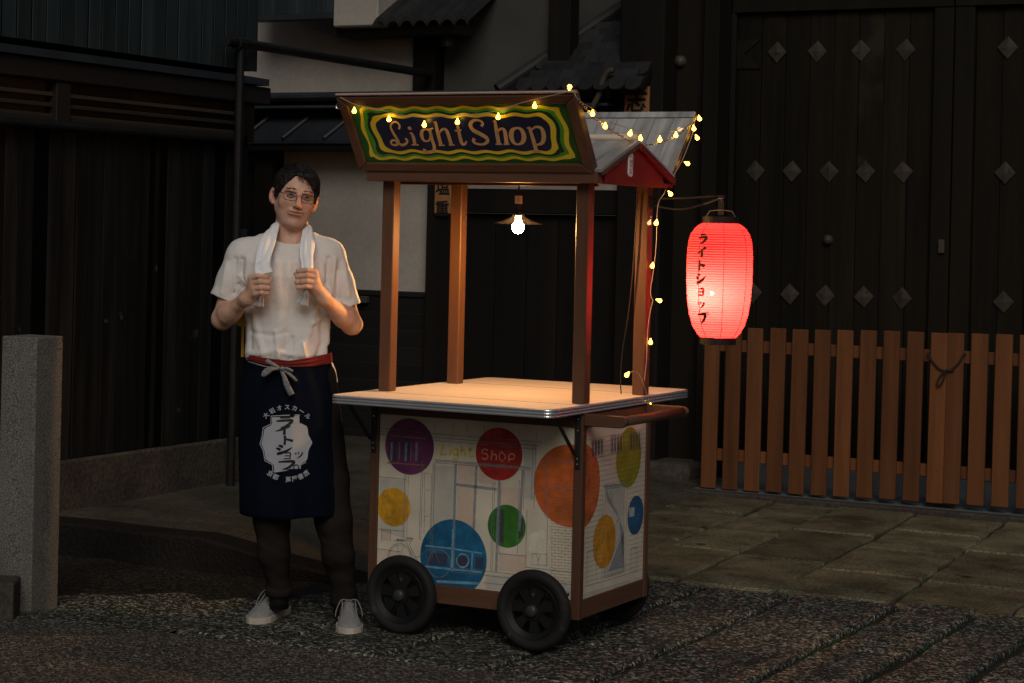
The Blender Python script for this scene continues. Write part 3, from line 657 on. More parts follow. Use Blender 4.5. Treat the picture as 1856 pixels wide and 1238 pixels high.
# washes under the circles
d = Draw(front, 1)
for q in (((445, 395), (522, 400), (522, 690), (440, 680)), ((540, 405), (620, 412), (618, 490), (540, 480)), ((640, 500), (735, 508), (730, 700), (632, 690)), ((630, 800), (755, 808), (755, 890), (630, 875)), ((100, 690), (145, 692), (145, 745), (100, 742)), ((80, 780), (180, 790), (180, 845), (80, 835))): d.poly(q)
d.done('painted_wash', mt['washp'], True)
d = Draw(front, 1)
for q in (((335, 400), (436, 408), (432, 860), (330, 830)), ((95, 460), (210, 470), (205, 730), (95, 700)), ((740, 300), (800, 305), (795, 560), (745, 550)), ((570, 890), (960, 930), (960, 1000), (570, 960)), ((630, 520), (640, 520), (632, 690), (622, 690))): d.poly(q)
d.done('grey_wash', mt['washg'], True)
for c, r, m in (((.181, .684), .1045, 'purple'), ((.556, .683), .0955, 'red'), ((.846, .590), .147, 'orange'), ((.120, .455), .0715, 'yellow'), ((.594, .425), .0775, 'green'), ((.377, .292), .139, 'blue')):
    disc(front, c, r, mt['d_' + m], 2)
# drawn lines over them
d = Draw(front, 4)
for a in (((95, 236), (330, 262), (820, 300)), ((95, 250), (330, 278), (812, 318)), ((330, 292), (800, 332)), ((95, 266), (300, 288)), ((90, 455), (212, 466)), ((336, 378), (770, 412)), ((336, 392), (770, 426)), ((90, 690), (205, 700)), ((84, 778), (190, 792)), ((420, 862), (760, 900)), ((420, 882), (755, 918)), ((560, 930), (960, 975)), ((630, 800), (755, 812)), ((745, 860), (965, 885))): d.line(a, .0026)
for x, y0, y1 in ((345, 206, 246), (425, 214, 252), (487, 220, 258), (565, 228, 262), (640, 234, 270), (720, 240, 278), (800, 248, 290), (890, 250, 270), (795, 312, 600), (783, 312, 560), (335, 395, 830), (343, 395, 820), (290, 380, 740), (283, 380, 740), (215, 440, 735), (208, 440, 735), (225, 440, 735), (640, 480, 800), (612, 480, 880), (604, 480, 880), (722, 470, 800), (745, 430, 600), (757, 600, 850), (850, 620, 860), (845, 360, 640), (853, 360, 640), (105, 690, 745), (145, 692, 745)): d.line(((x, y0), (x - (y1 - y0) * .028, y1)), .0024)
for z in ((297, 440, 328, 510), (297, 516, 327, 625), (296, 632, 324, 712), (780, 800, 850, 850)): d.line(((z[0], z[1]), (z[2], z[1] + 3), (z[2] - 2, z[3] + 3), (z[0] - 2, z[3]), (z[0], z[1])), .0024)
for y in (372, 385, 485, 500, 520): d.line(((865, y), (975, y + 12)), .0026)
for c in ((825, 400), (822, 508)): d.ring(c, 9, 10, .002)
for y in (720, 740): d.line(((172, 735 + (y - 720) * .2), (235, 740 + (y - 720) * .2)), .002)
# bicycle
d.ring((185, 815), 52, 60, .003, 180, 360); d.ring((185, 815), 46, 53, .0018, 180, 360)
d.ring((362, 846), 50, 62, .0045); d.line(((160, 742), (215, 748), (245, 815), (270, 815), (335, 765), (362, 846)), .003); d.line(((172, 738), (205, 740)), .006); d.line(((215, 730), (246, 733)), .006); d.line(((240, 735), (228, 760), (262, 828)), .003); d.line(((185, 815), (175, 765)), .002); d.line(((185, 815), (205, 765)), .002); d.line(((335, 765), (330, 752)), .003)
d.done('drawn_line', mt['line'])
d = Draw(front, 4)
for a in (((437, 398), (424, 860)), ((530, 405), (517, 690)), ((440, 490), (620, 512)), ((632, 470), (618, 880)), ((738, 424), (722, 700))): d.line(a, .0105)
for a in (((345, 385), (775, 418)),): d.line(a, .004)
for x in (150, 215, 262): d.line(((x, 300), (x - 3, 385)), .010)
for x in (185, 237): d.line(((x, 300), (x - 3, 385)), .004)
d.done('drawn_bar', mt['linebold'])
d = Draw(front, 3)
d.poly(((135, 290), (172, 295), (170, 385), (135, 380))); d.poly(((195, 297), (235, 300), (232, 388), (195, 385))); d.poly(((312, 795), (400, 803), (398, 858), (310, 850))); d.poly(((440, 808), (500, 814), (500, 866), (440, 860))); d.poly(((525, 815), (560, 818), (560, 870), (525, 868)))
d.poly(((630, 600), (655, 603), (650, 755), (622, 740))); d.poly(((720, 640), (742, 645), (738, 720), (718, 740)))
d.done('dark_wash', mt['washd'], True)
d = Draw(front, 5)
d.line(((133, 268), (300, 285)), .006); d.line(((130, 392), (300, 405)), .006); d.line(((535, 300), (715, 318)), .003); d.line(((540, 402), (700, 418)), .004); d.line(((535, 330), (722, 348)), .002)
for y in range(12): d.line(((865 - (6 if y % 2 else 0), 545 + y * 12), (975, 556 + y * 12)), .0018)
for y in range(22):
    yy = 690 + y * 18.5 * .72
    if yy > 940: break
    d.line(((862, yy), (970, yy + 10)), .0017)
    for k in range(4): d.line(((868 + k * 30 + (14 if y % 2 else 0), yy + 1), (868 + k * 30 + (14 if y % 2 else 0), yy + 13)), .0015)
# small figure in the yellow circle, tree by the wall
d.ring((122, 530), 12, 15, .002); d.line(((118, 545), (108, 575), (104, 600), (112, 640), (140, 640), (158, 600), (140, 565), (126, 546)), .002, True); d.line(((112, 575), (130, 610), (128, 640)), .002); d.line(((806, 855), (806, 820), (795, 800)), .002); d.line(((806, 830), (820, 803)), .002)
d.done('brown_line', mt['linebrown'])
d = Draw(front, 5); d.ring((468, 832), 27, 30, .006); d.line(((300, 765), (420, 778), (555, 800)), .006); d.line(((300, 858), (555, 885)), .007); d.line(((425, 690), (418, 880)), .008); d.line(((512, 790), (508, 880)), .006); d.line(((350, 925), (540, 935)), .010)
d.done('blue_line', mt['bluewash'])
b = bmesh.new(); c = fpt(808, 755); P = [(c[0] + .045 * (1 + .12 * math.sin(7 * t)) * math.cos(t), c[1] + .045 * (1 + .12 * math.cos(5 * t)) * math.sin(t)) for t in np.linspace(0, 6.28, 40)[:-1]]
b.faces.new([b.verts.new((p[0], PF - .0008, p[1])) for p in P]); bmesh.ops.recalc_face_normals(b, faces=b.faces); part('pale_blossom', b, mt['washl'], front)
def block_letters(panel, lay, items, name, m, wd):
    d = Draw(panel, lay)
    for pts in items: d.line(pts, wd, len(pts) > 3)
    d.done(name, m)
L_ = [((378, 318), (372, 355)), ((366, 357), (398, 352)), ((372, 312), (388, 316)), ((412, 330), (411, 360)), ((412, 318), (412, 322)), ((446, 334), (432, 330), (425, 345), (436, 358), (446, 350)), ((447, 330), (446, 372), (436, 377), (424, 372)), ((463, 314), (461, 362)), ((462, 340), (474, 334), (480, 345), (479, 364)), ((502, 318), (500, 358), (508, 364), (515, 360)), ((492, 333), (514, 335))]
block_letters(front, 6, L_, 'yellow_lettering', mt['paintyellow'], .0085)
S_ = [((582, 340), (570, 332), (556, 338), (560, 350), (578, 356), (580, 370), (566, 378), (555, 370)), ((600, 336), (597, 380)), ((598, 362), (610, 354), (620, 362), (618, 382)), ((652, 352), (640, 346), (632, 362), (640, 384), (654, 380), (660, 364), (650, 351)), ((676, 356), (674, 388)), ((675, 360), (690, 352), (702, 362), (696, 376), (676, 376))]
block_letters(front, 6, S_, 'red_lettering', mt['paintred'], .0058)
# side panel drawing
d = Draw(side, 1)
d.poly(((340, 500), (425, 492), (425, 880), (332, 910))); d.poly(((243, 980), (508, 900), (508, 920), (243, 1000))); d.done('grey_wash', mt['washg'])
for c, r, m in (((.2690, .590), .150, 'orange'), ((.668, .660), .112, 'olive'), ((.470, .372), .097, 'amber'), ((.742, .437), .073, 'navy')): disc(side, c, r, mt['d_' + m], 2)
d = Draw(side, 4)
for i in range(30):
    yy = 262 + i * 22
    if yy > 900: break
    for x0, x1 in ((246, 328), (440, 520)) if 495 < yy < 860 else ((246, 525),):
        k = -.19 - .11 * (yy - 262) / 600
        d.line(((x0, yy + 30 + (x0 - 246) * k), (x1, yy + 30 + (x1 - 246) * k)), .0017)
for a in (((328, 498), (436, 482)), ((328, 498), (322, 925)), ((436, 482), (428, 888)), ((338, 510), (424, 498)), ((338, 510), (331, 912)), ((424, 498), (420, 880)), ((331, 912), (420, 882)), ((243, 948), (330, 925), (505, 870)), ((258, 790), (255, 945)), ((258, 790), (300, 778)), ((300, 778), (298, 935)), ((455, 775), (452, 885)), ((480, 770), (478, 880)), ((455, 775), (480, 770)), ((360, 520), (400, 640)), ((400, 640), (340, 760)), ((400, 640), (412, 700), (345, 870))): d.line(a, .0026)
for x0, x1, y0, y1 in ((275, 332, 296, 372), (362, 418, 274, 352), (448, 500, 262, 336)): d.line(((x0, y0), (x1, y0 - 11), (x1, y1 - 9), (x0, y1), (x0, y0)), .003)
d.done('drawn_line', mt['line'])
d = Draw(side, 3)
for x0, x1, y0, y1 in ((277, 330, 298, 366), (364, 416, 278, 348), (450, 498, 264, 332)):
    for k in range(4):
        a, c = x0 + (x1 - x0) * (k + .12) / 4, x0 + (x1 - x0) * (k + .78) / 4
        d.poly(((a, y0 - (a - x0) * .2), (c, y0 - (c - x0) * .2), (c, y1 - (c - x0) * .18), (a, y1 - (a - x0) * .18)))
d.done('dark_wash', mt['washd'], True)
d = Draw(side, 5); d.poly(((340, 505), (400, 640), (345, 560))); d.poly(((400, 645), (420, 700), (350, 880), (420, 860))); d.line(((333, 500), (430, 486)), .008); d.done('drawn_bar', mt['linebold'])
d = Draw(side, 5); d.poly(((443, 597), (468, 592), (468, 632), (443, 638))); d.done('light_wash', mt['washl'])
for x in (.066, .847): part('panel_screw', lath([(0, -.003), (.004, -.002), (.005, 0)], (x, PF - .001, .205), 'Y', 10, cap=False), 'black', front)
# counter: laminate slab with ribbed chrome edge
def rrect(x0, x1, y0, y1, r, n=8):
    P = []
    for cx, cy, a0 in ((x1 - r, y1 - r, 0), (x0 + r, y1 - r, 90), (x0 + r, y0 + r, 180), (x1 - r, y0 + r, 270)):
        for k in range(n + 1):
            a = math.radians(a0 + 90 * k / n); P.append((cx + r * math.cos(a), cy + r * math.sin(a)))
    return P
CX0, CX1, CY0, CY1, CT = -.012, .9, 0, 1.2335, .881
b = bmesh.new()
base = rrect(CX0 + .004, CX1 - .004, CY0 + .004, CY1 - .004, .038)
rings = []
prof = []
for k in range(3):
    z0 = CT - .001 - .0105 * k
    prof += [(.0, z0), (.0032, z0 - .002), (.0045, z0 - .005), (.0032, z0 - .008), (.0, z0 - .0098)]
prof.append((-.02, CT - .033))
for off, z in prof:
    q = rrect(CX0 + .004 - off, CX1 - .004 + off, CY0 + .004 - off, CY1 - .004 + off, .038 + off); rings.append([b.verts.new((*p, z)) for p in q])
n = len(base)
for A, B in zip(rings, rings[1:]):
    for k in range(n): b.faces.new((A[k], B[k], B[(k + 1) % n], A[(k + 1) % n]))
bmesh.ops.recalc_face_normals(b, faces=b.faces)
ct = part('counter', bmesh.new(), 'laminate')
bb = bmesh.new(); q = rrect(CX0 + .005, CX1 - .005, CY0 + .005, CY1 - .005, .037); lo = [bb.verts.new((*p, CT - .03)) for p in q]; hi = [bb.verts.new((*p, CT)) for p in q]
bb.faces.new(lo[::-1]); bb.faces.new(hi)
for k in range(n): bb.faces.new((lo[k], lo[(k + 1) % n], hi[(k + 1) % n], hi[k]))
bb.to_mesh(ct.data); bb.free(); ct.data.transform(Matrix.Translation(-org(cart)))
part('chrome_edge', b, 'chrome', ct, smooth=False)
b = bmesh.new(); box(b, .01, .89, .2355, .2375, CT - .002, CT + .0006); box(b, .01, .89, .888, .890, CT - .002, CT + .0006); part('leaf_seam', b, 'beam', ct)
# posts, top frame
PX, PY, PW = (.0356, .8384), (.273, .7944), .0494
for x0 in PX:
    for y0 in PY:
        p = part('roof_post', bx(x0, x0 + PW, y0, y0 + PW, CT, 1.668 if y0 < .5 else 1.69, .003), 'post')
        if y0 > .5:
            for z in (1.528, 1.555): part('bolt', lath([(0, .004), (.004, .003), (.005, 0)], (x0 + PW, y0 + .03, z), 'X', 10, cap=False), 'bolt', p)
part('top_beam', bx(-.006, .942, .222, .272, 1.664, 1.7055, .003), 'railx'); part('top_beam', bx(-.006, .942, .845, .893, 1.684, 1.7055, .003), 'railx')
for x0 in (.002, .885): part('cross_beam', bx(x0, x0 + .045, .273, .844, 1.666, 1.703, .003), 'raily')
part('lamp_bar', bx(.44, .48, .273, .844, 1.70, 1.72, .003), 'raily')
part('post_head', bx(.03, .893, .324, .344, 1.655, 1.6655, .002), 'railx')
# sign board (front) and rear board, both flaring outwards
SO, SU, SV = Vector((-.035, .0524, 1.968)), Vector((1, 0, 0)), Vector((0, .174, -.263)).normalized()
SN = -(SU.cross(SV)); SLN, SH = .9665, .3153
FR = (SO, SU, SV, SN)
def spr(name, pts, n0, n1, m, parent, fr=FR, bev=.003):
    b = bmesh.new(); prism(b, pts, n0, n1, fr); bmesh.ops.recalc_face_normals(b, faces=b.faces)
    if bev: bmesh.ops.bevel(b, geom=list(b.edges), offset=bev, segments=1, profile=.5, affect='EDGES')
    return part(name, b, m, parent)
sign = spr('sign_board', [(.03, .03), (SLN - .03, .03), (SLN - .03, SH - .02), (.03, SH - .02)], -.02, 0, 's_dgreen', cart, bev=0)
fw_ = .040
spr('sign_frame', [(.0, .0), (SLN, .0), (SLN - fw_, .036), (fw_, .036)], -.03, .012, 'railx', sign)
spr('sign_frame', [(fw_, SH - .034), (SLN - fw_, SH - .034), (SLN, SH), (0, SH)], -.03, .012, 'railx', sign)
spr('sign_frame', [(0, .002), (fw_ - .001, .037), (fw_ - .001, SH - .035), (0, SH - .002)], -.03, .0115, 'post', sign)
spr('sign_frame', [(SLN, .002), (SLN, SH - .002), (SLN - fw_ + .001, SH - .035), (SLN - fw_ + .001, .037)], -.03, .0115, 'post', sign)
part('sign_cap', bx(-.035, .9315, .036, .085, 1.9685, 1.9765, .003), 'cap', sign)
fs = lambda n: (lambda u, v: SO + SU * u + SV * v + SN * n)
def sgn(zx, zy):
    r = ray(590 + zx / 3.569, 120 + zy / 3.569); t = (np.array(SO) - CAM) @ np.array(SN) / (r @ np.array(SN)); p = CAM + t * r - np.array(SO)
    return (p @ np.array(SU), p @ np.array(SV))
def wavy(u0, u1, v0, v1, amp, kx, ky, ph, rc=.03):
    P = []
    q = rrect(u0, u1, v0, v1, rc, 6); m_ = len(q); out = []
    for i in range(m_):
        a, c = np.array(q[i]), np.array(q[(i + 1) % m_]); k = max(1, int(np.linalg.norm(c - a) / .008))
        for j in range(k): out.append(a + (c - a) * j / k)
    out = np.array(out); nx = len(out); cen = np.array(((u0 + u1) / 2, (v0 + v1) / 2)); res = []
    for i in range(nx):
        t = out[(i + 1) % nx] - out[i - 1]; t /= np.linalg.norm(t); nrm = np.array((t[1], -t[0]))
        hor = abs(t[0]) ; s = out[i][0] * kx + ph if hor > .7 else out[i][1] * ky + ph
        res.append(out[i] + nrm * amp * (math.sin(s) + .35 * math.sin(s * .53 + 1.3)) * (1 if hor > .7 else 1.8))
    return [tuple(p) for p in res]
P0, P1, Q0, Q1 = fw_, SLN - fw_, .036, SH - .034
for i, (ins, iv, m, amp) in enumerate(((.026, .012, 's_yellow', .0042), (.044, .024, 's_green', .0044), (.058, .033, 's_black', .0044), (.072, .041, 's_yellow', .0042), (.093, .054, 's_navy', .0036))):
    b = bmesh.new(); fn = fs(.0008 * (i + 1)); f = b.faces.new([b.verts.new(fn(*p)) for p in wavy(P0 + ins, P1 - ins, Q0 + iv, Q1 - iv, amp, 62, 48, 1.2 + .15 * i, .030 if i < 3 else .04)])
    bmesh.ops.triangulate(b, faces=b.faces); bmesh.ops.recalc_face_normals(b, faces=b.faces); part('painted_band', b, m, sign)
LET = [  # strokes of the lettering in enlarged photograph pixels: points, widths
 ([(478, 402), (484, 378), (462, 356), (436, 362), (426, 388), (442, 424), (464, 460), (476, 486), (462, 504), (438, 502), (428, 486), (444, 472), (470, 486), (498, 504), (524, 496), (534, 474), (520, 462)], [10, 10, 10, 11, 12, 15, 16, 15, 13, 12, 11, 11, 13, 15, 13, 11, 14]),
 ([(560, 428), (572, 450), (584, 503)], [12, 18, 18]), ([(562, 503), (608, 504)], [8, 8]), ([(548, 430), (566, 426)], [7, 9]),
 ([(655, 400), (632, 410), (626, 440), (640, 474), (668, 478), (684, 455), (680, 418), (655, 400)], [9, 15, 19, 15, 9, 13, 15, 9]), ([(680, 404), (694, 470), (708, 515), (702, 545), (676, 554), (648, 546), (646, 530)], [14, 17, 18, 15, 13, 14, 20]), ([(672, 402), (700, 396)], [8, 8]),
 ([(716, 354), (732, 430), (752, 505)], [15, 20, 20]), ([(702, 360), (722, 352)], [7, 7]), ([(736, 506), (776, 506)], [8, 8]), ([(738, 436), (756, 406), (782, 404), (798, 436), (818, 504)], [8, 12, 16, 20, 20]), ([(802, 505), (840, 504)], [8, 8]),
 ([(858, 378), (874, 450), (888, 496), (908, 496), (916, 478)], [14, 19, 18, 12, 8]), ([(840, 412), (884, 408)], [9, 9]),
 ([(1012, 384), (1022, 362), (994, 344), (958, 348), (942, 376), (960, 408), (1004, 432), (1044, 456), (1052, 482), (1022, 500), (984, 496), (960, 482), (968, 462)], [16, 12, 13, 17, 20, 23, 24, 22, 17, 13, 14, 14, 20]),
 ([(1100, 346), (1112, 420), (1126, 498)], [15, 21, 21]), ([(1086, 352), (1106, 344)], [7, 7]), ([(1104, 499), (1146, 499)], [8, 8]), ([(1114, 432), (1130, 404), (1156, 402), (1168, 434), (1176, 498)], [8, 12, 17, 21, 21]), ([(1156, 500), (1194, 498)], [8, 8]),
 ([(1242, 392), (1214, 408), (1206, 446), (1220, 486), (1250, 500), (1280, 484), (1288, 446), (1272, 406), (1242, 392)], [10, 20, 25, 20, 10, 20, 25, 20, 10]),
 ([(1322, 388), (1348, 470), (1370, 548)], [15, 21, 21]), ([(1306, 396), (1328, 388)], [7, 8]), ([(1340, 548), (1394, 546)], [8, 8]), ([(1334, 408), (1364, 388), (1400, 396), (1416, 440), (1408, 486), (1378, 502), (1352, 490)], [8, 12, 19, 24, 19, 12, 8]),
]
b = bmesh.new(); fn = fs(.006)
for pts, wd in LET: stroke(b, [sgn(*p) for p in pts], [x * 1.32 / 3.569 / 505 for x in wd], fn, 6)
c0 = sgn(549, 396); f = b.faces.new([b.verts.new(fn(c0[0] + .0078 * math.cos(t), c0[1] + .0078 * math.sin(t))) for t in np.linspace(0, 6.28, 17)[:-1]])
bmesh.ops.recalc_face_normals(b, faces=b.faces); part('lettering', b, 'letter', sign)
# rear flaring board, grey on the inside
BO, BV = Vector((-.035, 1.14, 1.967)), Vector((0, -.235, -.262)).normalized(); BN = SU.cross(BV); BN = BN if BN.y < 0 else -BN
FRB = (BO, SU, BV, BN); BH = .352
rb = spr('rear_board', [(0, 0), (SLN, 0), (SLN, BH), (0, BH)], -.022, 0, 'railx', cart, FRB)
nb = 12
for i in range(nb):
    u0, u1 = SLN * i / nb, SLN * (i + 1) / nb
    spr('lining_board', [(u0 + .001, .034), (u1 - .001, .034), (u1 - .001, BH - .002), (u0 + .001, BH - .002)], .0005, .005 + R.uniform(0, .0015), 'zinc', rb, FRB, 0)
spr('lining_rail', [(0, 0.001), (SLN, .001), (SLN, .032), (0, .032)], .0005, .012, 'zinc', rb, FRB, .002)
# gabled little roof between them
RY, RZ = .555, 1.822
rf = part('gable_roof', bmesh.new(), 'zinc'); b = bmesh.new()
for y1, z1 in ((.228, 1.703), (.888, 1.703)):
    nr = Vector((0, z1 - RZ, RY - y1)).normalized(); nr = nr if nr.z > 0 else -nr
    prism(b, [(0, 0), (.958, 0), (.958, 1), (0, 1)], 0, .011, (Vector((-.004, RY, RZ)), Vector((1, 0, 0)), Vector((0, y1 - RY, z1 - RZ)), nr))
bmesh.ops.recalc_face_normals(b, faces=b.faces); b.to_mesh(rf.data); b.free(); rf.data.transform(Matrix.Translation(-org(cart)))
b = bmesh.new(); fr = (Vector((0, 0, 0)), Vector((0, 1, 0)), Vector((0, 0, 1)), Vector((1, 0, 0)))
prism(b, [(.276, 1.664), (.79, 1.664), (.79, 1.728), (RY, 1.8135), (.276, 1.7135)], .9425, .9485, fr); bmesh.ops.recalc_face_normals(b, faces=b.faces)
gb = part('gable_board', b, 'redpaint', rf)
for y0, y1 in ((RY, .885), ):
    b = bmesh.new(); prism(b, [(y0, 1.821), (y1, 1.700), (y1 - .01, 1.678), (y0, 1.797)], .949, .962, fr); bmesh.ops.recalc_face_normals(b, faces=b.faces); part('barge_board', b, 'redpaint', rf)
b = bmesh.new(); prism(b, [(RY - .001, 1.821), (.232, 1.703), (.240, 1.692), (RY - .001, 1.806)], .949, .9565, fr); bmesh.ops.recalc_face_normals(b, faces=b.faces); part('barge_board', b, 'post', rf)
part('eave_board', bx(.90, .955, .792, .868, 1.667, 1.681, .002), 'redpaint', rf)
part('ridge_pole', tb([(-.004, RY, 1.842), (.935, RY, 1.842)], .0125, 14), 'ridge', rf, smooth=True)
part('ridge_finial', lath([(0, .006), (.010, .005), (.0135, 0), (.0135, -.012)], (.942, RY, 1.842), 'X', 16, cap=False), 'ridge', rf, smooth=True)
# little white plate with brushed writing
pl = at(1143, 299, X=.952); P = rrect(pl[1] - .0175, pl[1] + .0175, pl[2] - .043, pl[2] + .043, .013, 5)
b = bmesh.new(); prism(b, P, .9488, .954, fr); bmesh.ops.recalc_face_normals(b, faces=b.faces); wp = part('name_plate', b, 'plate', rf)
b = bmesh.new(); gp_ = lambda u, v: (.9546, pl[1] + u * .001, pl[2] + v * .001)
for pts in ([(-10, 26), (-7, 31), (7, 32), (10, 26), (10, -18)], [(-10, 16), (-10, 8), (-4, 8), (-4, 16), (-10, 16)], [(-1, 16), (0, 8), (3, 15), (6, 8)], [(8, 17), (8, 7)], [(-9, 3), (-9, -5)], [(-4, 2), (-5, -6), (0, -1), (3, -6), (4, 2)], [(7, 2), (7, -6)], [(-11, -17), (-3, -19)], [(1, -19), (9, -17), (9, -13)], [(-9, -24), (-9, -31)], [(-5, -24), (-5, -31), (-2, -27)], [(1, -31), (3, -24), (5, -31)], [(9, -24), (7, -28), (10, -31)]): stroke(b, pts, [2.2] * len(pts), gp_, 4, False)
bmesh.ops.recalc_face_normals(b, faces=b.faces); part('brushed_writing', b, 'ink', wp)
# push handle, folding brackets
for y0 in (.258, .80):
    b = bmesh.new(); P = [(.8955, .806), (1.035, .806), (1.052, .812), (1.062, .826), (1.058, .842), (1.045, .849), (.8955, .849)]
    prism(b, P, 0, .026, (Vector((0, y0, 0)), Vector((1, 0, 0)), Vector((0, 0, 1)), Vector((0, 1, 0)))); bmesh.ops.recalc_face_normals(b, faces=b.faces)
    bmesh.ops.bevel(b, geom=list(b.edges), offset=.003, segments=1, affect='EDGES', profile=.5); part('handle_arm', b, 'railx')
part('handle_bar', tb([(1.043, .2845, .829), (1.043, .7995, .829)], .0175, 16), 'raily', smooth=True)
for xb, s in ((.8695, -1), (.0265, -1)):
    bk = part('folding_bracket', bx(xb, xb + .018, .2465, .2545, .655, .848, .002), 'black')
    part('brace_arm', tb([(xb - .002, .09, .842), (xb - .002, .246, .705)], .007, 6), 'black', bk)
    for z in (.67, .69, .79, .83): part('screw', lath([(0, -.003), (.003, -.002), (.0035, 0)], (xb + .009, .2465, z), 'Y', 8, cap=False), 'bolt', bk)
# lantern bracket
br = part('lantern_bracket', bx(.8885, .893, .80, .84, 1.59, 1.635, .001), 'black')
LX, LY = 1.172, .82
part('bracket_rod', tb(catmull([(.893, .815, 1.60), (1.0, .818, 1.585), (1.08, .82, 1.60), (LX, .82, 1.632)], 5), .0035, 8), 'black', br)
part('bracket_rod', tb(catmull([(.893, .826, 1.625), (1.03, .822, 1.628), (LX, .822, 1.638)], 4), .0035, 8), 'black', br)
part('bracket_tip', bx(LX - .012, LX + .012, .812, .83, 1.628, 1.642, .002), 'black', br)
# ------------------------------------------------------------------ pendant bulb
lampr = root('pendant_bulb', 'glowing bare bulb under a flat glass shade hanging inside the cart', 'lamp', (.465, .55, 1.504))
obj('cord', tb([(.465, .55, 1.62), (.465, .55, 1.70)], .0035, 8), mt['black'], lampr)
obj('socket_cap', lath([(.0, .03), (.0135, .03), (.0145, .012), (.0145, 0), (.0, 0)], (.465, .55, 1.593), 'Z', 20, cap=False), mt['plate'], lampr, smooth=False)
obj('socket', lath([(.0, .045), (.0125, .045), (.0125, .012), (.016, .0), (.0, .0)], (.465, .55, 1.547), 'Z', 20, cap=False), mt['black'], lampr)
gl = bpy.data.materials.new('smoky_glass'); gl.use_nodes = True; t = gl.node_tree; t.nodes.clear()
o_ = t.nodes.new('ShaderNodeOutputMaterial'); mx = t.nodes.new('ShaderNodeMixShader'); tr = t.nodes.new('ShaderNodeBsdfTransparent'); gs = t.nodes.new('ShaderNodeBsdfGlossy'); lw = t.nodes.new('ShaderNodeLayerWeight')
tr.inputs[0].default_value = (.45, .42, .40, 1); gs.inputs['Roughness'].default_value = .15; lw.inputs[0].default_value = .35
t.links.new(lw.outputs['Facing'], mx.inputs[0]); t.links.new(tr.outputs[0], mx.inputs[1]); t.links.new(gs.outputs[0], mx.inputs[2]); t.links.new(mx.outputs[0], o_.inputs[0])
b = lath([(.016, .038), (.03, .026), (.06, .012), (.09, .004), (.092, .001), (.09, .0), (.06, .008), (.03, .022), (.016, .034)], (.465, .55, 1.516), 'Z', 40, cap=False); obj('shade', b, gl, lampr, smooth=True)
b = lath([(.0, -.023), (.010, -.021), (.018, -.0145), (.0228, -.003), (.022, .007), (.017, .017), (.0125, .028), (.012, .045)], (.465, .55, 1.504), 'Z', 28, cap=False)
obj('bulb', b, emit('bulb_glow', (1, .50, .15), 1300), lampr, smooth=True)
# ------------------------------------------------------------------ red paper lantern
KANA = [
 [([(.26, .88), (.5, .9), (.76, .89)], [.07, .09, .05]), ([(.08, .60), (.3, .63), (.62, .66), (.84, .64), (.72, .38), (.5, .16), (.28, .03)], [.05, .09, .1, .13, .12, .09, .03])],
 [([(.86, .97), (.62, .72), (.36, .52), (.08, .38)], [.12, .11, .09, .03]), ([(.55, .66), (.56, .35), (.54, .02)], [.10, .13, .12])],
 [([(.36, .98), (.38, .6), (.35, .03)], [.13, .12, .11]), ([(.40, .62), (.6, .54), (.84, .42)], [.07, .11, .13])],
 [([(.2, .92), (.33, .85), (.44, .74)], [.06, .12, .11]), ([(.08, .64), (.2, .58), (.32, .48)], [.06, .12, .11]), ([(.12, .08), (.2, .10), (.5, .26), (.74, .48), (.92, .74)], [.10, .14, .12, .10, .03])],
 [([(.16, .84), (.5, .87), (.84, .86), (.83, .45), (.82, .03)], [.07, .08, .11, .10, .09]), ([(.22, .47), (.5, .49), (.8, .48)], [.06, .08, .08]), ([(.12, .08), (.45, .10), (.82, .10)], [.07, .09, .09])],
 [([(.1, .80), (.18, .68), (.22, .56)], [.05, .11, .10]), ([(.4, .88), (.48, .76), (.52, .64)], [.05, .11, .10]), ([(.92, .86), (.84, .56), (.62, .28), (.32, .06)], [.12, .12, .10, .03])],
 [([(.08, .80), (.4, .84), (.82, .84), (.74, .5), (.54, .22), (.26, .02)], [.06, .09, .13, .12, .10, .03])],
]
def kana(b, i, fn, cx, cy, w_, h_, bold=1.):
    for pts, wd in KANA[i]: stroke(b, [(cx + (p[0] - .5) * w_, cy + (p[1] - .5) * h_) for p in pts], [x * bold * (w_ + h_) / 2 for x in wd], fn, 6)
def ring_stroke(b, fn, cx, cy, r, wd):
    stroke(b, [(cx + r * math.cos(t), cy + r * math.sin(t)) for t in np.linspace(0, 2 * math.pi, 20)], [wd] * 20, fn, 1, False)
LZ0, LZ1 = 1.111, 1.537; LC = Vector((LX, LY, LZ0))
lant = root('paper_lantern', 'glowing red ribbed paper lantern with black brushed lettering', 'lantern', (LX, LY, LZ0))
hp = [0, .018, .045, .09, .14, .20, .26, .31, .355, .385, .405, .418, .426]; rp = [.066, .082, .098, .111, .118, .1225, .1235, .1225, .119, .110, .097, .082, .066]
def lr(h): return float(np.interp(h, hp, rp))
NR = 47; prof = []
for k in range(NR):
    for j in range(6):
        s = (k + j / 6) / NR; h = s * .426; prof.append((lr(h) - .0026 * (1 - math.sin(math.pi * j / 6)), h))
prof.append((lr(.426), .426))
paper = bpy.data.materials.new('lantern_paper'); paper.use_nodes = True; t = paper.node_tree; t.nodes.clear()
o_ = t.nodes.new('ShaderNodeOutputMaterial'); df = t.nodes.new('ShaderNodeBsdfDiffuse'); tl = t.nodes.new('ShaderNodeBsdfTranslucent'); mx = t.nodes.new('ShaderNodeMixShader'); mx.inputs[0].default_value = .72
df.inputs[0].default_value = (.75, .10, .10, 1); tl.inputs[0].default_value = (.97, .044, .055, 1)
tp_ = t.nodes.new('ShaderNodeBsdfTransparent'); tp_.inputs[0].default_value = (1, .5, .35, 1); mx2 = t.nodes.new('ShaderNodeMixShader'); mx2.inputs[0].default_value = .004
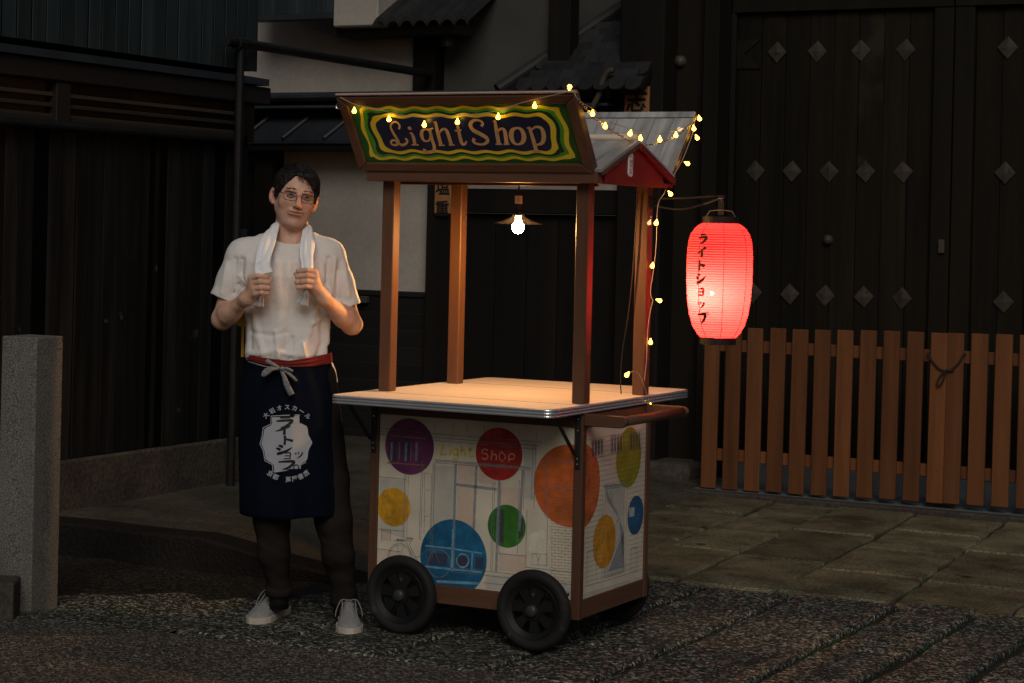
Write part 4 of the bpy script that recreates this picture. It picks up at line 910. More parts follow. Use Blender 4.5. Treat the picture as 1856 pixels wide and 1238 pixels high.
t.links.new(df.outputs[0], mx.inputs[1]); t.links.new(tl.outputs[0], mx.inputs[2]); t.links.new(mx.outputs[0], mx2.inputs[1]); t.links.new(tp_.outputs[0], mx2.inputs[2]); t.links.new(mx2.outputs[0], o_.inputs[0])
body = obj('paper_shade', lath(prof, LC, 'Z', 72, cap=False), paper, lant, smooth=True)
phc = math.atan2(CAM[1] - LY, CAM[0] - LX)                            # direction of the street side
def lsurf(phi, h, off): r = lr(h) + off; return (LX + r * math.cos(phi), LY + r * math.sin(phi), LZ0 + h)
b = bmesh.new()
for k in range(8):
    ph = phc + .12 + k * math.pi / 4; tube(b, [lsurf(ph, h, .0008) for h in np.linspace(.004, .422, 22)], .0011, 5)
obj('thread', b, mt['ink'], lant)
b = bmesh.new()
for i in range(7):
    h = .366 - i * .0485; w2 = .050 if i not in (4, 5) else .034; h2 = .041 if i not in (4, 5) else .03
    fn = lambda u, v: lsurf(phc - .58 + u / .124, v, .0022)
    kana(b, i, fn, .0, h, w2, h2, 2.2)
    if i == 6: ring_stroke(b, fn, .026, h + .018, .0048, .0035)
bmesh.ops.recalc_face_normals(b, faces=b.faces); obj('brushed_lettering', b, mt['ink'], lant, kind='stuff')
for z0, nm in ((LZ1 - .004, 'top_ring'), (LZ0 - .024, 'bottom_ring')):
    b = bmesh.new(); lathe(b, [(.060, 0), (.067, 0), (.067, .028), (.060, .028), (.060, 0)], (LX, LY, z0), 'Z', 40); obj(nm, b, mt['ink'], lant)
b = bmesh.new()
for s in (-1, 1): tube(b, [(LX + s * .06, LY, LZ1 + .02), (LX + s * .045, LY, LZ1 + .045), (LX, LY, LZ1 + .05)], .002, 6)
obj('bail', b, mt['strap'], lant)
obj('hook', tb(catmull([(LX, LY, LZ1 + .05), (LX + .004, LY, LZ1 + .075), (LX, LY, 1.63)], 4), .002, 6), mt['black'], lant)
obj('name_tag', bx(LX - .012, LX + .012, LY - .001, LY + .001, LZ1 + .03, LZ1 + .085), mt['ink'], lant)
inner = obj('inner_bulb', lath([(.0, -.009), (.006, -.0065), (.009, 0), (.006, .0065), (.0, .009)], (LX - .012, LY - .034, LZ0 + .165), 'Z', 16, cap=False), emit('lantern_bulb', (1, .62, .36), 3900), lant, smooth=True)
# ------------------------------------------------------------------ string of small lights, chains, cable
strg = root('string_lights', 'string of small warm globe lights draped along the cart roof and post', 'string lights', (.94, .8, 1.2))
front_p = []
def sgnp(x, y, n):
    r = ray(x, y); O = np.array(SO) + np.array(SN) * n; t = (O - CAM) @ np.array(SN) / (r @ np.array(SN)); return CAM + t * r
fb = [(642, 202), (705, 217), (769, 227), (829, 222), (903, 213), (969, 193)]
fc = [(616, 176), (645, 190), (675, 196), (707, 204), (738, 210), (771, 213), (800, 211), (832, 209), (868, 206), (905, 200), (940, 188), (970, 180), (1005, 172), (1036, 166)]
path = [sgnp(x, y, .020) for x, y in fc]
sidec = [(1046, 178), (1058, 188), (1074, 197), (1098, 218), (1120, 226), (1143, 234), (1162, 240), (1196, 242), (1225, 236), (1246, 224), (1258, 218)]
path += [at(x, y, X=.953) for x, y in sidec]
drop = [(1257, 236), (1254, 246), (1245, 270), (1236, 292), (1222, 316), (1208, 340)]
path += [at(x, y, X=.945) for x, y in drop]
vert = [(1203, 352), (1194, 366), (1191, 388), (1190, 430), (1187, 470), (1183, 500), (1179, 530), (1184, 546)]
path += [at(x, y, Y=.79) for x, y in vert]
b = bmesh.new(); tube(b, catmull(path, 4), .0013, 6)
tail = [at(x, y, Y=.79) for x, y in ((1183, 546), (1176, 580), (1173, 618), (1172, 650), (1168, 690))]
tail2 = [at(x, y, X=.904) for x, y in ((1138, 680), (1147, 673), (1158, 678), (1168, 700), (1176, 725), (1178, 734))]
tube(b, catmull(tail, 4), .0013, 6); tube(b, catmull(tail2, 4), .0014, 6)
cordm = mat('clear_cord', (.42, .34, .26), None, .35); obj('cord', b, cordm, strg)
glow = emit('globe_glow', (1, .52, .05), 13); dim = emit('dim_globe', (1, .66, .30), 1.2)
def bulbmesh():
    return lath([(.0, -.0165), (.0048, -.0155), (.0078, -.0115), (.0081, -.008), (.0062, -.003), (.003, .002), (.0018, .007)], (0, 0, 0), 'Z', 14, cap=False)
bl = [(sgnp(x, y, .024), (0, 0), glow) for x, y in fb] + [(at(1032, 157, Y=.06), (math.pi - .2, 0), glow)]
for x, y, a in ((1074, 207, 0), (1097, 230, 0), (1143, 243, .3), (1161, 252, 0), (1196, 254, 0), (1225, 246, 0), (1257, 234, -.2), (1262, 251, -.5), (1267, 216, -.3), (1243, 299, -1.1)): bl.append((at(x, y, X=.95), (0, a), glow))
bl.append((at(1235, 238, X=.94), (0, 1.4), dim))
for x, y, a in ((1213, 353, -.7), (1190, 405, .2), (1183, 483, .2), (1192, 548, -1.3), (1179, 621, .0)): bl.append((at(x, y, Y=.79), (0, a), glow))
for x, y, a in ((1138, 681, .6), (1179, 738, -.1)): bl.append((at(x, y, X=.906), (0, a), glow))
bl.append((at(1178, 405, Y=.80), (0, .4), dim))
f0 = None
for p, rt, m in bl:
    if f0 is None or m is not f0.data.materials[0]:
        o = obj('globe_light', bulbmesh(), m, strg, world=False, smooth=True)
        if f0 is None: f0 = o
    else: o = clone(f0, strg)
    o.location = Vector(p) - strg.location + Vector((0, 0, .009 if abs(rt[0]) < 1 else -.009)); o.rotation_euler = (rt[0], rt[1], 0)
def chain(label, P, n):
    P = np.array(catmull(P, 24)); L = np.concatenate(([0], np.cumsum(np.linalg.norm(np.diff(P, axis=0), axis=1)))); b = bmesh.new()
    for i in range(n):
        s = L[-1] * (i + .5) / n; c = np.array([np.interp(s, L, P[:, k]) for k in range(3)]); e = np.array([np.interp(min(s + .004, L[-1]), L, P[:, k]) for k in range(3)])
        t = Vector(e - c).normalized(); u = t.cross(Vector((0, 0, 1))).normalized(); v = u.cross(t)
        w2 = (u + v).normalized() if i % 2 else (u - v).normalized(); l2 = L[-1] / n * .66
        tube(b, [Vector(c) + t * (l2 * math.cos(a)) + w2 * (.0042 * math.sin(a)) for a in np.linspace(0, 2 * math.pi, 11)[:-1]], .0013, 5, closed=True)
    return tag(obj('chain', b, mt['bolt'], smooth=True), label, 'chain')
A0, A1 = Vector((.936, .075, 1.945)), Vector((.936, 1.125, 1.948))
chain('steel chain sagging between the two flared roof boards on the lantern side', [A0] + [Vector(at(x, y, X=.94)) for x, y in ((1080, 216), (1120, 243), (1160, 262), (1205, 256), (1240, 236))] + [A1], 74)
cb = [(1156, 348), (1153, 400), (1149, 469), (1140, 560), (1128, 640), (1125, 690), (1126, 714)]
tag(obj('black_cable', tb(catmull([at(x, y, Y=.785 - .0 * i) for i, (x, y) in enumerate(cb)], 5), .0025, 8), mt['black'], smooth=True), 'thin black cable hanging beside the rear right roof post', 'cable')
b = bmesh.new(); hk = Vector((-.037, .07, 1.945))
tube(b, [hk + Vector((-.012 * math.sin(a), 0, .012 * math.cos(a) - .012)) for a in np.linspace(0, 5.2, 12)], .002, 6); part('eye_hook', b, 'bolt', sign)
for q in (A0, A1):
    b = bmesh.new(); tube(b, [q + Vector((.0, .009 * math.sin(a), .009 * math.cos(a))) for a in np.linspace(0, 6.28, 12)[:-1]], .002, 6, closed=True); part('eye_hook', b, 'bolt', sign)
# ================================================================== MAN  (signed-distance modelling, meshed with surface nets)
def vnoise(x, y, z, seed=0):
    xi, yi, zi = np.floor(x).astype(np.int64), np.floor(y).astype(np.int64), np.floor(z).astype(np.int64); fx, fy, fz = x - xi, y - yi, z - zi
    def h(a, b_, c):
        n = (a * 374761393 + b_ * 668265263 + c * 2147483647 + seed * 1274126177) & 0x7fffffff; n = ((n ^ (n >> 13)) * 1274126177) & 0x7fffffff; return ((n ^ (n >> 16)) & 0xffff) / 65535.
    s = lambda t: t * t * (3 - 2 * t); fx, fy, fz = s(fx), s(fy), s(fz); r = 0
    for dx in (0, 1):
        for dy in (0, 1):
            for dz in (0, 1): r = r + h(xi + dx, yi + dy, zi + dz) * (fx if dx else 1 - fx) * (fy if dy else 1 - fy) * (fz if dz else 1 - fz)
    return r - .5
class SDF:
    def __init__(s, lo, hi, h):
        s.lo, s.h = np.array(lo, float), h; s.n = np.ceil((np.array(hi) - s.lo) / h).astype(int) + 1; s.d = np.full(s.n, .2, np.float32)
    def box(s, lo, hi, m):
        a = np.clip(np.floor((np.array(lo) - m - s.lo) / s.h).astype(int), 0, s.n); b_ = np.clip(np.ceil((np.array(hi) + m - s.lo) / s.h).astype(int) + 1, 0, s.n)
        sl_ = tuple(slice(i, j) for i, j in zip(a, b_)); g = [(s.lo[k] + s.h * np.arange(a[k], b_[k])).astype(np.float32) for k in range(3)]
        return sl_, g[0][:, None, None], g[1][None, :, None], g[2][None, None, :]
    def put(s, fn, lo, hi, k=.01, sub=False):
        sl_, X, Y, Z = s.box(lo, hi, .03 + k); v = fn(X, Y, Z); d = s.d[sl_]
        if sub: v = -v; q = np.maximum(k - np.abs(d - v), 0) / k if k > 0 else 0; s.d[sl_] = np.maximum(d, v) + q * q * k * .25
        else: q = np.maximum(k - np.abs(d - v), 0) / k if k > 0 else 0; s.d[sl_] = np.minimum(d, v) - q * q * k * .25
    def cone(s, a, b_, ra, rb, k=.01, sub=False):
        a, b_ = np.array(a, float), np.array(b_, float); e = b_ - a; L2 = max(e @ e, 1e-9); r = max(ra, rb)
        def fn(X, Y, Z):
            t = np.clip(((X - a[0]) * e[0] + (Y - a[1]) * e[1] + (Z - a[2]) * e[2]) / L2, 0, 1)
            return np.sqrt((X - a[0] - t * e[0]) ** 2 + (Y - a[1] - t * e[1]) ** 2 + (Z - a[2] - t * e[2]) ** 2) - (ra + (rb - ra) * t)
        s.put(fn, np.minimum(a, b_) - r, np.maximum(a, b_) + r, k, sub)
    def chain(s, P, rr, k=.006, **kw):
        for i in range(len(P) - 1): s.cone(P[i], P[i + 1], rr[i], rr[i + 1], k, **kw)
    def ell(s, c, r, M=None, k=.01, sub=False):
        c, r = np.array(c, float), np.array(r, float); M = np.eye(3) if M is None else M; R_ = max(r)
        def fn(X, Y, Z):
            x, y, z = X - c[0], Y - c[1], Z - c[2]; p = [(M[0, i] * x + M[1, i] * y + M[2, i] * z) for i in range(3)]
            k0 = np.sqrt(sum((p[i] / r[i]) ** 2 for i in range(3))); k1 = np.sqrt(sum((p[i] / r[i] ** 2) ** 2 for i in range(3))) + 1e-6
            return k0 * (k0 - 1) / k1
        s.put(fn, c - R_, c + R_, k, sub)
    def loft(s, Zs, cx, cy, a, b_, k=.01, pw=2.):
        Zs = np.array(Zs)
        def fn(X, Y, Z):
            A, B, CX, CY = (np.interp(Z, Zs, q).astype(np.float32) for q in (a, b_, cx, cy))
            d = ((np.abs((X - CX) / A) ** pw + np.abs((Y - CY) / B) ** pw) ** (1 / pw) - 1) * np.minimum(A, B)
            return np.maximum(d, np.maximum(Zs[0] - Z, Z - Zs[-1]))
        s.put(fn, (min(np.array(cx) - a), min(np.array(cy) - b_), Zs[0]), (max(np.array(cx) + a), max(np.array(cy) + b_), Zs[-1]), k)
    def cut(s, pt, nrm, lo, hi, k=.004):
        pt, nrm = np.array(pt, float), np.array(nrm, float); nrm = nrm / np.linalg.norm(nrm)
        s.put(lambda X, Y, Z: -((X - pt[0]) * nrm[0] + (Y - pt[1]) * nrm[1] + (Z - pt[2]) * nrm[2]) + 0 * X, lo, hi, k, True)
    def mesh(s, it=1):
        d = s.d; ins = d < 0; n = np.array(d.shape) - 1; sl0 = lambda o: tuple(slice(o[k], o[k] + n[k]) for k in range(3))
        cs = [(i, j, k) for i in (0, 1) for j in (0, 1) for k in (0, 1)]; cnt = sum(ins[sl0(o)].astype(np.int8) for o in cs); act = (cnt > 0) & (cnt < 8)
        idx = np.argwhere(act); vid = np.full(act.shape, -1, np.int64); vid[act] = np.arange(len(idx)); V = np.zeros((len(idx), 3)); W = np.zeros(len(idx))
        val = {o: d[tuple((idx + o).T)] for o in cs}
        for a in cs:
            for ax in range(3):
                if a[ax] == 0:
                    c = list(a); c[ax] = 1; c = tuple(c); va, vb = val[a], val[c]; m = (va < 0) != (vb < 0); t = np.where(m, va / np.where(m, va - vb, 1), 0); p = np.array(a, float)[None] + np.zeros((len(idx), 3)); p[:, ax] += t; V[m] += p[m]; W[m] += 1
        V = V / W[:, None] + idx; Q = []
        for ax in range(3):
            u, v = (ax + 1) % 3, (ax + 2) % 3; A = ins; sh = [slice(None)] * 3; s1 = list(sh); s2 = list(sh); s1[ax] = slice(0, -1); s2[ax] = slice(1, None)
            e = ins[tuple(s1)] != ins[tuple(s2)]; ei = np.argwhere(e); ei = ei[(ei[:, u] > 0) & (ei[:, v] > 0) & (ei[:, u] < n[u]) & (ei[:, v] < n[v])]
            if not len(ei): continue
            du = np.zeros(3, int); dv = np.zeros(3, int); du[u] = 1; dv[v] = 1
            q = np.stack([vid[tuple((ei - du - dv).T)], vid[tuple((ei - dv).T)], vid[tuple(ei.T)], vid[tuple((ei - du).T)]], 1); fl = ~ins[tuple(ei.T)]; q[fl] = q[fl][:, ::-1]; Q.append(q)
        Q = np.concatenate(Q); V = V * s.h + s.lo
        for _ in range(it):                                             # light smoothing
            acc = np.zeros_like(V); c = np.zeros(len(V))
            for i in range(4):
                a, b_ = Q[:, i], Q[:, (i + 1) % 4]; np.add.at(acc, a, V[b_]); np.add.at(acc, b_, V[a]); np.add.at(c, a, 1); np.add.at(c, b_, 1)
            V = V * .5 + .5 * acc / c[:, None]
        return V, Q
def vnormals(V, Q):
    N = np.zeros_like(V); nn = np.cross(V[Q[:, 2]] - V[Q[:, 0]], V[Q[:, 3]] - V[Q[:, 1]])
    for i in range(4): np.add.at(N, Q[:, i], nn)
    return N / (np.linalg.norm(N, axis=1)[:, None] + 1e-12)
MX, MY = -.19, .20
MANG = YAW + math.atan((928 - 563.6) / F)
man = root('person', 'man in white t-shirt and long navy apron gripping a towel round his neck', 'person', (MX, MY, 0), MANG)
ca_, sa_ = math.cos(MANG), math.sin(MANG)
def tol(p): x, y, z = p[0] - MX, p[1] - MY, p[2]; return np.array((x * ca_ + y * sa_, -x * sa_ + y * ca_, z))
CL = tol(CAM)
def LP(px, py, y=0.):
    r = ray(px, py); rl = np.array((r[0] * ca_ + r[1] * sa_, -r[0] * sa_ + r[1] * ca_, r[2])); t = (y - CL[1]) / rl[1]; return CL + rl * t
def nobj(name, VQ, m, parent=man, smooth=True): return obj(name, mesh_np(name, *VQ), m, parent, world=False, smooth=smooth)
skin = mat('skin', (.55, .32, .225), (.65, .395, .285), .5, 14, bump=.06, sss=.12, contrast=.3); hairm = mat('black_hair', (.006, .005, .005), (.018, .015, .013), .38, 40, (1, 1, .2), bump=.5)
cotton = mat('white_cotton', (.62, .59, .56), (.70, .675, .645), .9, 5, bump=.12, bdist=.003, fine=(160, .05)); towelm = mat('towel_cloth', (.74, .74, .75), (.82, .82, .83), .95, 9, bump=.3, bdist=.003, fine=(220, .06))
navy = mat('navy_cloth', (.0022, .0034, .0078), (.0045, .0066, .0135), .9, 6, spec=.06, bump=.15, fine=(200, .12)); redc = mat('red_sash', (.14, .012, .010), (.22, .020, .016), .8, 8, X3, bump=.3); trous = mat('dark_trousers', (.011, .0088, .0078), (.020, .0165, .0145), .9, 8, spec=.08, bump=.2)
shoem = mat('grey_knit', (.17, .17, .17), (.25, .25, .25), .9, 60, bump=.5, bdist=.003); solem = mat('pale_sole', (.42, .37, .30), (.52, .47, .38), .7, 12); printm = mat('grey_print', (.30, .31, .34), (.38, .39, .42), .8, 12, contrast=.3); striped = mat('grey_ribbon', (.06, .07, .075), (.24, .26, .27), .85, 190, (.4, 1, 1)); goldm = mat('gold_ring', (.8, .55, .2), None, .3, metal=1.)
h_ = .0028
S = SDF((-.43, -.32, -.02), (.36, .24, 1.79), h_)
# head frame
HC = LP(534.5, 359.5, .0); ryaw, rrol, rpit = math.radians(9), math.radians(9), math.radians(2)
hx = np.array((math.cos(ryaw), math.sin(ryaw), 0)); hy = np.array((-math.sin(ryaw), math.cos(ryaw), 0)); hz = np.array((0, 0, 1.))
hz, hx = hz * math.cos(rrol) + hx * math.sin(rrol), hx * math.cos(rrol) - hz * math.sin(rrol)
hy, hz = hy * math.cos(rpit) + hz * math.sin(rpit), hz * math.cos(rpit) - hy * math.sin(rpit)
HM = np.stack((hx, hy, hz), 1); H = lambda x, y, z: HC + HM @ np.array((x, y, z))
def hell(c, r, k=.01, sub=False, rz=0, M=None):
    m = HM if M is None else HM @ M
    S.ell(H(*c), r, m, k, sub)
rotz = lambda a: np.array(((math.cos(a), -math.sin(a), 0), (math.sin(a), math.cos(a), 0), (0, 0, 1))); roty = lambda a: np.array(((math.cos(a), 0, math.sin(a)), (0, 1, 0), (-math.sin(a), 0, math.cos(a)))); rotx = lambda a: np.array(((1, 0, 0), (0, math.cos(a), -math.sin(a)), (0, math.sin(a), math.cos(a))))
# neck, trunk
nb = LP(527, 448, .03); S.cone(nb, H(0, .025, -.045), .060, .058, .02); S.cone(LP(526, 470, .03), nb, .085, .062, .03)
for sgn_ in (-1, 1): S.cone(H(sgn_ * .03, -.0, -.06), LP(527 + sgn_ * 8, 440, -.03), .018, .012, .025)
tz = [LP(520, y)[2] for y in (760, 730, 700, 650, 600, 540, 480, 450)]
S.loft(tz, [LP(520, 700)[0]] * 8, [.02] * 8, [.11, .135, .138, .132, .134, .142, .142, .09], [.06, .085, .09, .09, .095, .10, .098, .07], .02)
# skull and face
hell((0, .012, .040), (.0765, .094, .080), .02); hell((0, -.026, -.012), (.0645, .066, .080), .02); hell((0, -.034, -.064), (.0455, .050, .046), .025)
for q in (-1, 1): S.cone(H(q * .053, -.0, -.035), H(q * .026, -.056, -.086), .018, .015, .02)
for q in (-1, 1): hell((q * .0460, -.014, -.028), (.012, .034, .032), .02); hell((q * .031, -.043, -.048), (.022, .024, .028), .02)
S.ell(H(0, -.073, -.093), (.021, .016, .016), HM, .018)                       # chin
for q in (-1, 1):
    hell((q * .042, -.064, -.018), (.024, .022, .022), .018)                   # cheekbones
    hell((q * .0315, -.1005, .010), (.019, .013, .0125), .008, True)           # eye sockets
    S.chain([H(q * .050, -.077, .026), H(q * .032, -.0905, .0305), H(q * .012, -.092, .027)], [.006, .0075, .006], .012)   # brow ridge
S.cone(H(0, -.090, .020), H(0, -.112, -.022), .0070, .0095, .010); S.ell(H(0, -.1135, -.0245), (.0105, .009, .0085), HM, .006)
for q in (-1, 1):
    hell((q * .0125, -.1015, -.0275), (.0065, .010, .0065), .006); hell((q * .007, -.1125, -.0355), (.0042, .005, .0035), .002, True)
    S.chain([H(q * .020, -.094, -.030), H(q * .032, -.082, -.058)], [.004, .003], .006, sub=True) if False else None
hell((0, -.0885, -.052), (.028, .010, .013), .014)                                # mouth mound
hell((0, -.0955, -.0475), (.020, .005, .0038), .006); hell((0, -.0945, -.0573), (.017, .0055, .0045), .006)
S.chain([H(-.028, -.0885, -.0505), H(-.012, -.0985, -.0522), H(0, -.1005, -.0525), H(.012, -.0985, -.0522), H(.028, -.0885, -.0505)], [.0020, .0024, .0024, .0024, .0020], .002, sub=True)
hell((0, -.097, -.070), (.020, .008, .0055), .008, True)
for q in (-1, 1):                                                                # ears
    M = rotz(q * -.55) @ rotx(-.15); hell((q * .0815, .018, -.004), (.0085, .019, .0315), .006, M=M); hell((q * .0885, .012, .0), (.006, .010, .018), .003, True, M=M); hell((q * .079, .006, -.028), (.007, .009, .009), .005)
# arms and fists
ARM = {-1: dict(sh=LP(441, 462, .02), el=LP(403, 578, .0), wr=LP(447, 541, -.155), pm=LP(462, 524, -.178)),
       1: dict(sh=LP(597, 462, .02), el=LP(637, 587, .0), wr=LP(586, 541, -.155), pm=LP(568, 516, -.180))}
for q, A in ARM.items():
    md = A['el'] * .55 + A['wr'] * .45 + np.array((0, 0, -.002))
    S.chain([A['sh'], A['sh'] * .5 + A['el'] * .5, A['el']], [.054, .044, .0355], .02); fa = A['el'] * .72 + A['wr'] * .28
    S.chain([A['el'], fa, md, A['wr']], [.0355, .0385, .0325, .0245], .02); S.ell(A['el'] + np.array((q * .004, .010, -.006)), (.031, .031, .031), None, .02)
    S.cone(A['wr'], A['pm'], .0265, .028, .02)
FING = {1: [((571, 493), (556, 489.5), (541, 491)), ((572, 502), (556, 499.5), (539, 501.5)), ((571, 511), (556, 509.5), (538, 511.5)), ((568, 520), (555, 519.5), (540, 521))],
        -1: [((454, 504), (468, 500), (483, 502)), ((457, 513), (471, 510.5), (487, 512)), ((460, 523), (473, 521), (486.5, 522)), ((463, 533), (474, 531), (484, 532))]}
for q, fs_ in FING.items():
    A = ARM[q]
    for i, (k0, k1, k2) in enumerate(fs_):
        r0 = (.0098, .0102, .0098, .0086)[i]; a, b_, c = LP(*k0, -.196), LP(*k1, -.214), LP(*k2, -.206); d = c + np.array((q * .004, .022, 0)); e = c + np.array((q * .028, .026, 0))
        S.cone(A['pm'] * .6 + A['wr'] * .4, a, .014, .0115, .012); S.chain([a, b_, c, d, e], [.0118, r0, r0 * .96, r0 * .92, r0 * .86], .0022)
        S.cone(A['pm'], b_ + np.array((0, .018, 0)), .020, .010, .008)
    t0 = A['pm'] + np.array((0, .01, .01)); t1 = LP(fs_[0][1][0] - q * 2, fs_[0][1][1] + 4, -.172); t2 = LP(fs_[1][2][0] - q * 3, fs_[1][2][1] - 5, -.178)
    S.chain([t0, t1, t2], [.014, .011, .009], .006)
# legs (inside the trousers)
LEG = {-1: [LP(487, 870, .02), LP(491, 985, -.015), LP(506, 1085, .03)], 1: [LP(596, 870, .02), LP(613, 995, -.01), LP(622, 1095, .03)]}
for q, L in LEG.items(): S.chain(L, [.062, .040, .030], .02)
Vb, Qb = S.mesh(1)
nrb = vnormals(Vb, Qb); Vb = Vb + nrb * (.0016 * vnoise(Vb[:, 0] * 60, Vb[:, 1] * 60, Vb[:, 2] * 60, 21) + .0008 * vnoise(Vb[:, 0] * 150, Vb[:, 1] * 150, Vb[:, 2] * 150, 22))[:, None]
bodyo = nobj('body', (Vb, Qb), skin)
# skin tone: lips, shaved chin, ruddy nose, cheeks, ears and knuckles
Lb = (Vb - HC) @ HM; hx_, hy2, hz2 = Lb.T; tone = np.ones((len(Vb), 4)); g_ = lambda c, r: np.exp(-(((hx_ - c[0]) / r[0]) ** 2 + ((hy2 - c[1]) / r[1]) ** 2 + ((hz2 - c[2]) / r[2]) ** 2))
def tint(wt, c): tone[:, :3] *= 1 - wt[:, None] * (1 - np.array(c))
tint(np.clip(g_((0, -.085, -.070), (.042, .05, .026)) - g_((0, -.1, -.0525), (.022, .03, .009)), 0, 1), (.74, .72, .74)); tint(np.clip(1.3 * g_((0, -.1, -.0525), (.022, .03, .007)), 0, 1), (.80, .56, .54))
tint(g_((0, -.112, -.022), (.016, .02, .014)), (1, .82, .78))
for q in (-1, 1): tint(g_((q * .042, -.07, -.02), (.022, .04, .02)), (1, .84, .80)); tint(g_((q * .083, .01, -.005), (.015, .03, .035)), (1, .80, .76)); tint(.8 * g_((q * .031, -.09, -.004), (.018, .03, .008)), (.80, .76, .76)); tint(g_((q * .0305, -.09, .0235), (.020, .03, .006)), (.82, .78, .77))
nz_ = vnoise(Vb[:, 0] * 45, Vb[:, 1] * 45, Vb[:, 2] * 45, 31) + .6 * vnoise(Vb[:, 0] * 110, Vb[:, 1] * 110, Vb[:, 2] * 110, 32); tone[:, :3] *= (1 + .16 * nz_)[:, None]
at_ = bodyo.data.color_attributes.new('tone', 'FLOAT_COLOR', 'POINT'); at_.data.foreach_set('color', tone.astype(np.float32).ravel())
N, L = skin.node_tree.nodes, skin.node_tree.links; p_ = N['Principled BSDF']; va_ = N.new('ShaderNodeVertexColor'); va_.layer_name = 'tone'; mx = N.new('ShaderNodeMix'); mx.data_type = 'RGBA'; mx.blend_type = 'MULTIPLY'; mx.inputs[0].default_value = 1
src_ = p_.inputs['Base Color'].links[0].from_socket; L.new(src_, mx.inputs[6]); L.new(va_.outputs[0], mx.inputs[7]); L.new(mx.outputs[2], p_.inputs['Base Color'])
# lips and stubble tone live in the skin's own colour
from mathutils.bvhtree import BVHTree
bvh = BVHTree.FromPolygons([tuple(v) for v in Vb], [tuple(int(i) for i in f) for f in Qb])
def onface(x, z, off=.0006):
    o = H(x, -.2, z); h = bvh.ray_cast(Vector(o), Vector(hy)); return np.array(h[0]) - hy * off if h[0] is not None else H(x, -.1, z)
# eyes
lidm = mat('eyelid_skin', (.44, .25, .18), (.50, .30, .215), .5, 30)
eyew = mat('eye_white', (.34, .29, .26), None, .25, coat=.5); irism = mat('dark_iris', (.012, .008, .006), None, .2)
for q in (-1, 1):
    b = bmesh.new(); c = H(q * .0305, -.0825, .0105); bmesh.ops.create_uvsphere(b, u_segments=20, v_segments=14, radius=.0112); bmesh.ops.translate(b, verts=b.verts, vec=c)
    e = obj('eye', b, eyew, man, world=False, smooth=True)
    gz = (CL - c); gz /= np.linalg.norm(gz); b = bmesh.new(); u1 = np.cross(gz, (0, 0, 1.)); u1 /= np.linalg.norm(u1); u2 = np.cross(u1, gz)
    b.faces.new([b.verts.new(c + gz * .0116 + u1 * .0058 * math.cos(t) + u2 * .0058 * math.sin(t)) for t in np.linspace(0, 6.28, 17)[:-1]]); bmesh.ops.recalc_face_normals(b, faces=b.faces)
    o = obj('iris', b, irism, e, world=False)
    b = bmesh.new(); P = [H(q * .046, -.0845, .0105), H(q * .039, -.0925, .0142), H(q * .0305, -.0950, .0150), H(q * .021, -.0942, .0132), H(q * .0145, -.0915, .0080)]; tube(b, catmull(P, 4), [.0029] * 17, 8)
    P = [H(q * .046, -.0845, .0095), H(q * .038, -.0915, .0062), H(q * .030, -.0942, .0048), H(q * .021, -.0932, .0064), H(q * .0145, -.0910, .0075)]; tube(b, catmull(P, 4), [.0018] * 17, 8); obj('eyelid', b, lidm, e, world=False, smooth=True)
    b = bmesh.new(); P = [H(q * .046, -.0875, .0102), H(q * .039, -.0945, .0142), H(q * .0305, -.0975, .0152), H(q * .021, -.0965, .0132)]; tube(b, catmull(P, 4), .0009, 6); obj('eyelash', b, hairm, e, world=False)
    b = bmesh.new()
    for i in range(46):
        t = R.random(); x = .012 + t * .034; p = onface(q * x, .0300 + .0045 * math.sin(t * 2.4 + .3) + R.gauss(0, .0011)); l = onface(q * (x + R.uniform(.004, .008)), .0305 + .0045 * math.sin(t * 2.4 + .5) - .0015 * t + R.gauss(0, .0008))
        tube(b, [p, (p + l) / 2 - hy * .0006, l], [.0006, .0009, .0002], 4); continue
    obj('eyebrow', b, hairm, man, world=False)
b = bmesh.new(); P = [H(-.028, -.0895, -.0500), H(-.012, -.0980, -.0520), H(0, -.0998, -.0524), H(.012, -.0980, -.0520), H(.028, -.0895, -.0500)]; tube(b, catmull(P, 4), [.0006 + .0007 * math.sin(math.pi * i / 16) for i in range(17)], 6); obj('mouth_line', b, mat('lip_line', (.10, .035, .03), None, .6), man, world=False)
lipm = mat('lips', (.36, .16, .12), (.42, .20, .15), .45, 30)
# hair
S2 = SDF(HC - .16, HC + .18, .0028); S = S2
hell((0, .016, .044), (.0865, .103, .0895), .01); hell((0, .040, -.005), (.078, .075, .075), .02)
hell((0, -.075, -.020), (.074, .075, .087), .006, True); hell((-.010, -.105, .034), (.060, .055, .070), .01, True)
for q in (-1, 1): hell((q * .086, .010, -.012), (.022, .026, .036), .004, True)
S2.cut(H(0, 0, -.052), -hz + hy * .25, HC - .17, HC + .17); 
for q in (-1, 1): S2.chain([H(q * .0735, -.022, .035), H(q * .0755, -.018, -.004)], [.010, .006], .01)
Vh, Qh = S2.mesh(1); nr = vnormals(Vh, Qh); Lh = (Vh - HC) @ HM
Vh = Vh + nr * (.0035 * vnoise(Lh[:, 0] * 210, Lh[:, 1] * 60, Lh[:, 2] * 90, 3) + .006 * vnoise(Lh[:, 0] * 55, Lh[:, 1] * 30, Lh[:, 2] * 40, 5))[:, None]
hair = nobj('hair', (Vh, Qh), hairm)
b = bmesh.new()
def lock(P, w0, n=5):
    P = catmull(P, 4); m_ = len(P); tube(b, P, [w0 * (1 - .9 * (i / (m_ - 1)) ** 1.5) for i in range(m_)], 5)
hb = BVHTree.FromPolygons([tuple(v) for v in Vh], [tuple(int(i) for i in f) for f in Qh])
